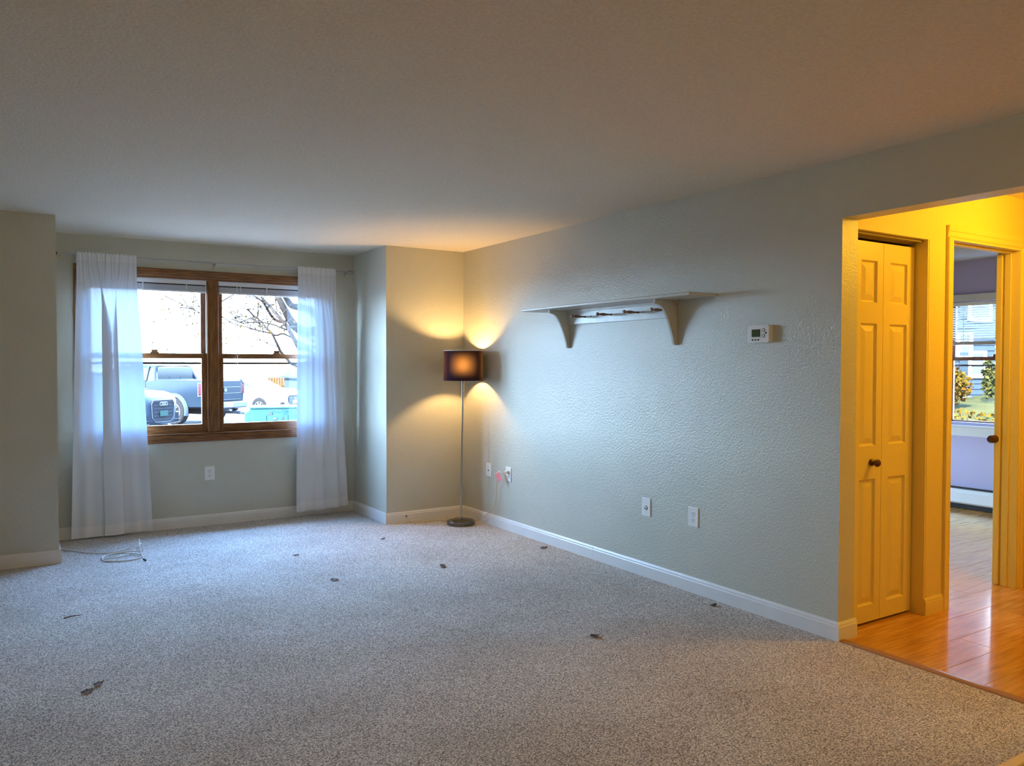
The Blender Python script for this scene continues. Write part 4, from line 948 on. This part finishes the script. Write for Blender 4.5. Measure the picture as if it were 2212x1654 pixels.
obj('sticker', MB().box(.10, .17, -c-.018, -c-.015, .90, .93), 'stickerpale', tb_, **K)
obj('latch', MB().box(-.06, 0, -c-.03, -c-.015, .90, .93), 'alloy', tb_, **K)
fe = thing('wooden_fence', (13.1, 45, GZ), 'sunlit wooden board fence in the distance beside the white car', 'fence')
for k in range(26):
    x_ = 12.2+k*.14
    obj('board', MB().prism([(x_, GZ), (x_+.13, GZ), (x_+.13, .62), (x_+.065, .68), (x_, .62)], 'y', 45-k*.02, 45.02-k*.02), 'fencewood', fe)
obj('rail', MB().box(12.2, 15.8, 44.98, 45.1, .1, .2), 'fencewood', fe)
sd = thing('storage_shed', (13.6, 38.6, GZ), 'pale blue-grey shed at the right end of the fence', 'shed')
obj('wall', MB().box(11.95, 15, 38, 41, GZ, .78), 'shed', sd)
obj('roof', MB().prism([(11.8, .78), (13.4, 1.75), (15.2, .78), (15.2, .70), (11.8, .70)], 'y', 37.8, 41.2), 'shed', sd)
obj('door', MB().cbox(12.6, 13.7, 37.96, 38, GZ+.05, .6), 'shed', sd)
# far pale building behind the left curtain
fb = thing('far_building', (-6, 60, GZ), 'pale distant building behind the left curtain', 'building')
obj('wall', MB().box(-16, 1.0, 60, 70, GZ, 2.2), 'sidingwhite', fb)
obj('roof', MB().prism([(59.5, 2.2), (65, 4.4), (70.5, 2.2)], 'x', -16.5, 1.4), 'sidingwhite', fb)
for k in range(5):
    x_ = -14.5+k*3.2; wn = obj('window', MB().box(x_-.06, x_+1.26, 59.94, 60, .1, 1.5), 'siding', fb); obj('pane', MB().box(x_, x_+1.2, 59.92, 59.94, .16, 1.44), 'carglass', wn)

tr = thing('bare_tree', (5.3, 14.0, GZ), 'nearly bare tree whose branches reach in from the right', 'tree')
def px(x_, y_, dy=0): return (3.16+(x_-480)*.00690, 14.2+dy, 2.19-(y_-690)*.0082)
obj('trunk', MB().tube([(5.35, 14.0, GZ-.1), (5.30, 14.0, .3), px(775, 790), px(760, 740), px(742, 690, .05), px(735, 600, .1), px(725, 480, .2)], [.22, .17, .15, .14, .11, .09, .05], 12), 'bark', tr, smooth=True)
limbs = [
 ([(742, 700), (690, 715), (660, 705), (640, 690), (618, 665), (603, 643), (590, 620)], .055, 0),
 ([(742, 690), (700, 660), (660, 655), (640, 640), (620, 620)], .05, .25),
 ([(735, 760), (700, 770), (680, 752), (655, 752), (637, 735), (616, 705), (597, 683), (583, 664), (560, 642)], .030, -.2),
 ([(640, 690), (620, 692), (603, 685), (585, 668), (568, 652), (545, 640), (530, 635)], .018, .1),
 ([(735, 745), (690, 735), (642, 706), (620, 712), (600, 709), (575, 702), (540, 697), (510, 700), (485, 692)], .014, -.3),
 ([(735, 750), (690, 740), (640, 718), (615, 722), (590, 717), (560, 712), (530, 704), (505, 697), (480, 684)], .012, .3),
 ([(700, 770), (660, 790), (623, 762), (610, 748), (598, 735), (588, 720), (578, 708), (566, 692), (550, 680), (533, 667)], .016, .05),
 ([(610, 748), (590, 742), (575, 735), (558, 735)], .006, .1),
 ([(603, 643), (612, 665), (622, 690), (628, 700)], .006, .1),
 ([(600, 683), (585, 705), (572, 702), (560, 690), (556, 673)], .006, .1),
 ([(583, 664), (595, 655), (607, 655)], .008, .1),
 ([(545, 697), (530, 690), (510, 686), (490, 690), (478, 682)], .006, -.3),
 ([(700, 640), (600, 600), (500, 640), (440, 676), (425, 678), (400, 668), (375, 658), (350, 645)], .010, .4),
 ([(440, 676), (432, 665), (420, 655), (410, 652)], .005, .4), ([(425, 678), (428, 665), (424, 652)], .004, .4), ([(430, 679), (415, 683), (395, 686)], .004, .4)]
rl = random.Random(4)
tips = []
for pts, r0, dy in limbs:
    P3 = [px(a, b, dy+.12*math.sin(i)) for i, (a, b) in enumerate(pts)]; P3 = curve_pts(P3, 4); n = len(P3)
    obj('branch', MB().tube(P3, [lerp(r0, r0*.4, i/(n-1))*1.9 for i in range(n)], 6), 'bark', tr, smooth=True)
    tips += P3[n//2:]
tw = MB()
for p in tips:
    if rl.random() < .75:
        d = Vector((rl.gauss(-.1, .25), rl.gauss(0, .2), rl.gauss(.1, .2))); tw.tube([p, p+d*.6, p+d], [.009, .006, .004], 4)
o = obj('twigs', tw, 'bark', tr); o['kind'] = 'stuff'
lf = MB()
for _ in range(160):
    p = Vector(rl.choice(tips))+Vector((rl.gauss(0, .1), rl.gauss(0, .1), rl.gauss(-.02, .1))) if rl.random() < .6 else Vector(px(rl.uniform(300, 540), rl.uniform(640, 760), rl.uniform(-.3, .5)))
    if rl.random() > .5: continue
    a = Vector((rl.gauss(0, 1), rl.gauss(0, 1), rl.gauss(0, 1))).normalized()*.03; b = a.cross(Vector((0, 1, .3))).normalized()*.016
    lf.add([p-a, p-b, p+a, p+b], [(0, 1, 2, 3)])
o = obj('leaves', lf, 'yellowleaf', tr, fix=False); o['kind'] = 'stuff'
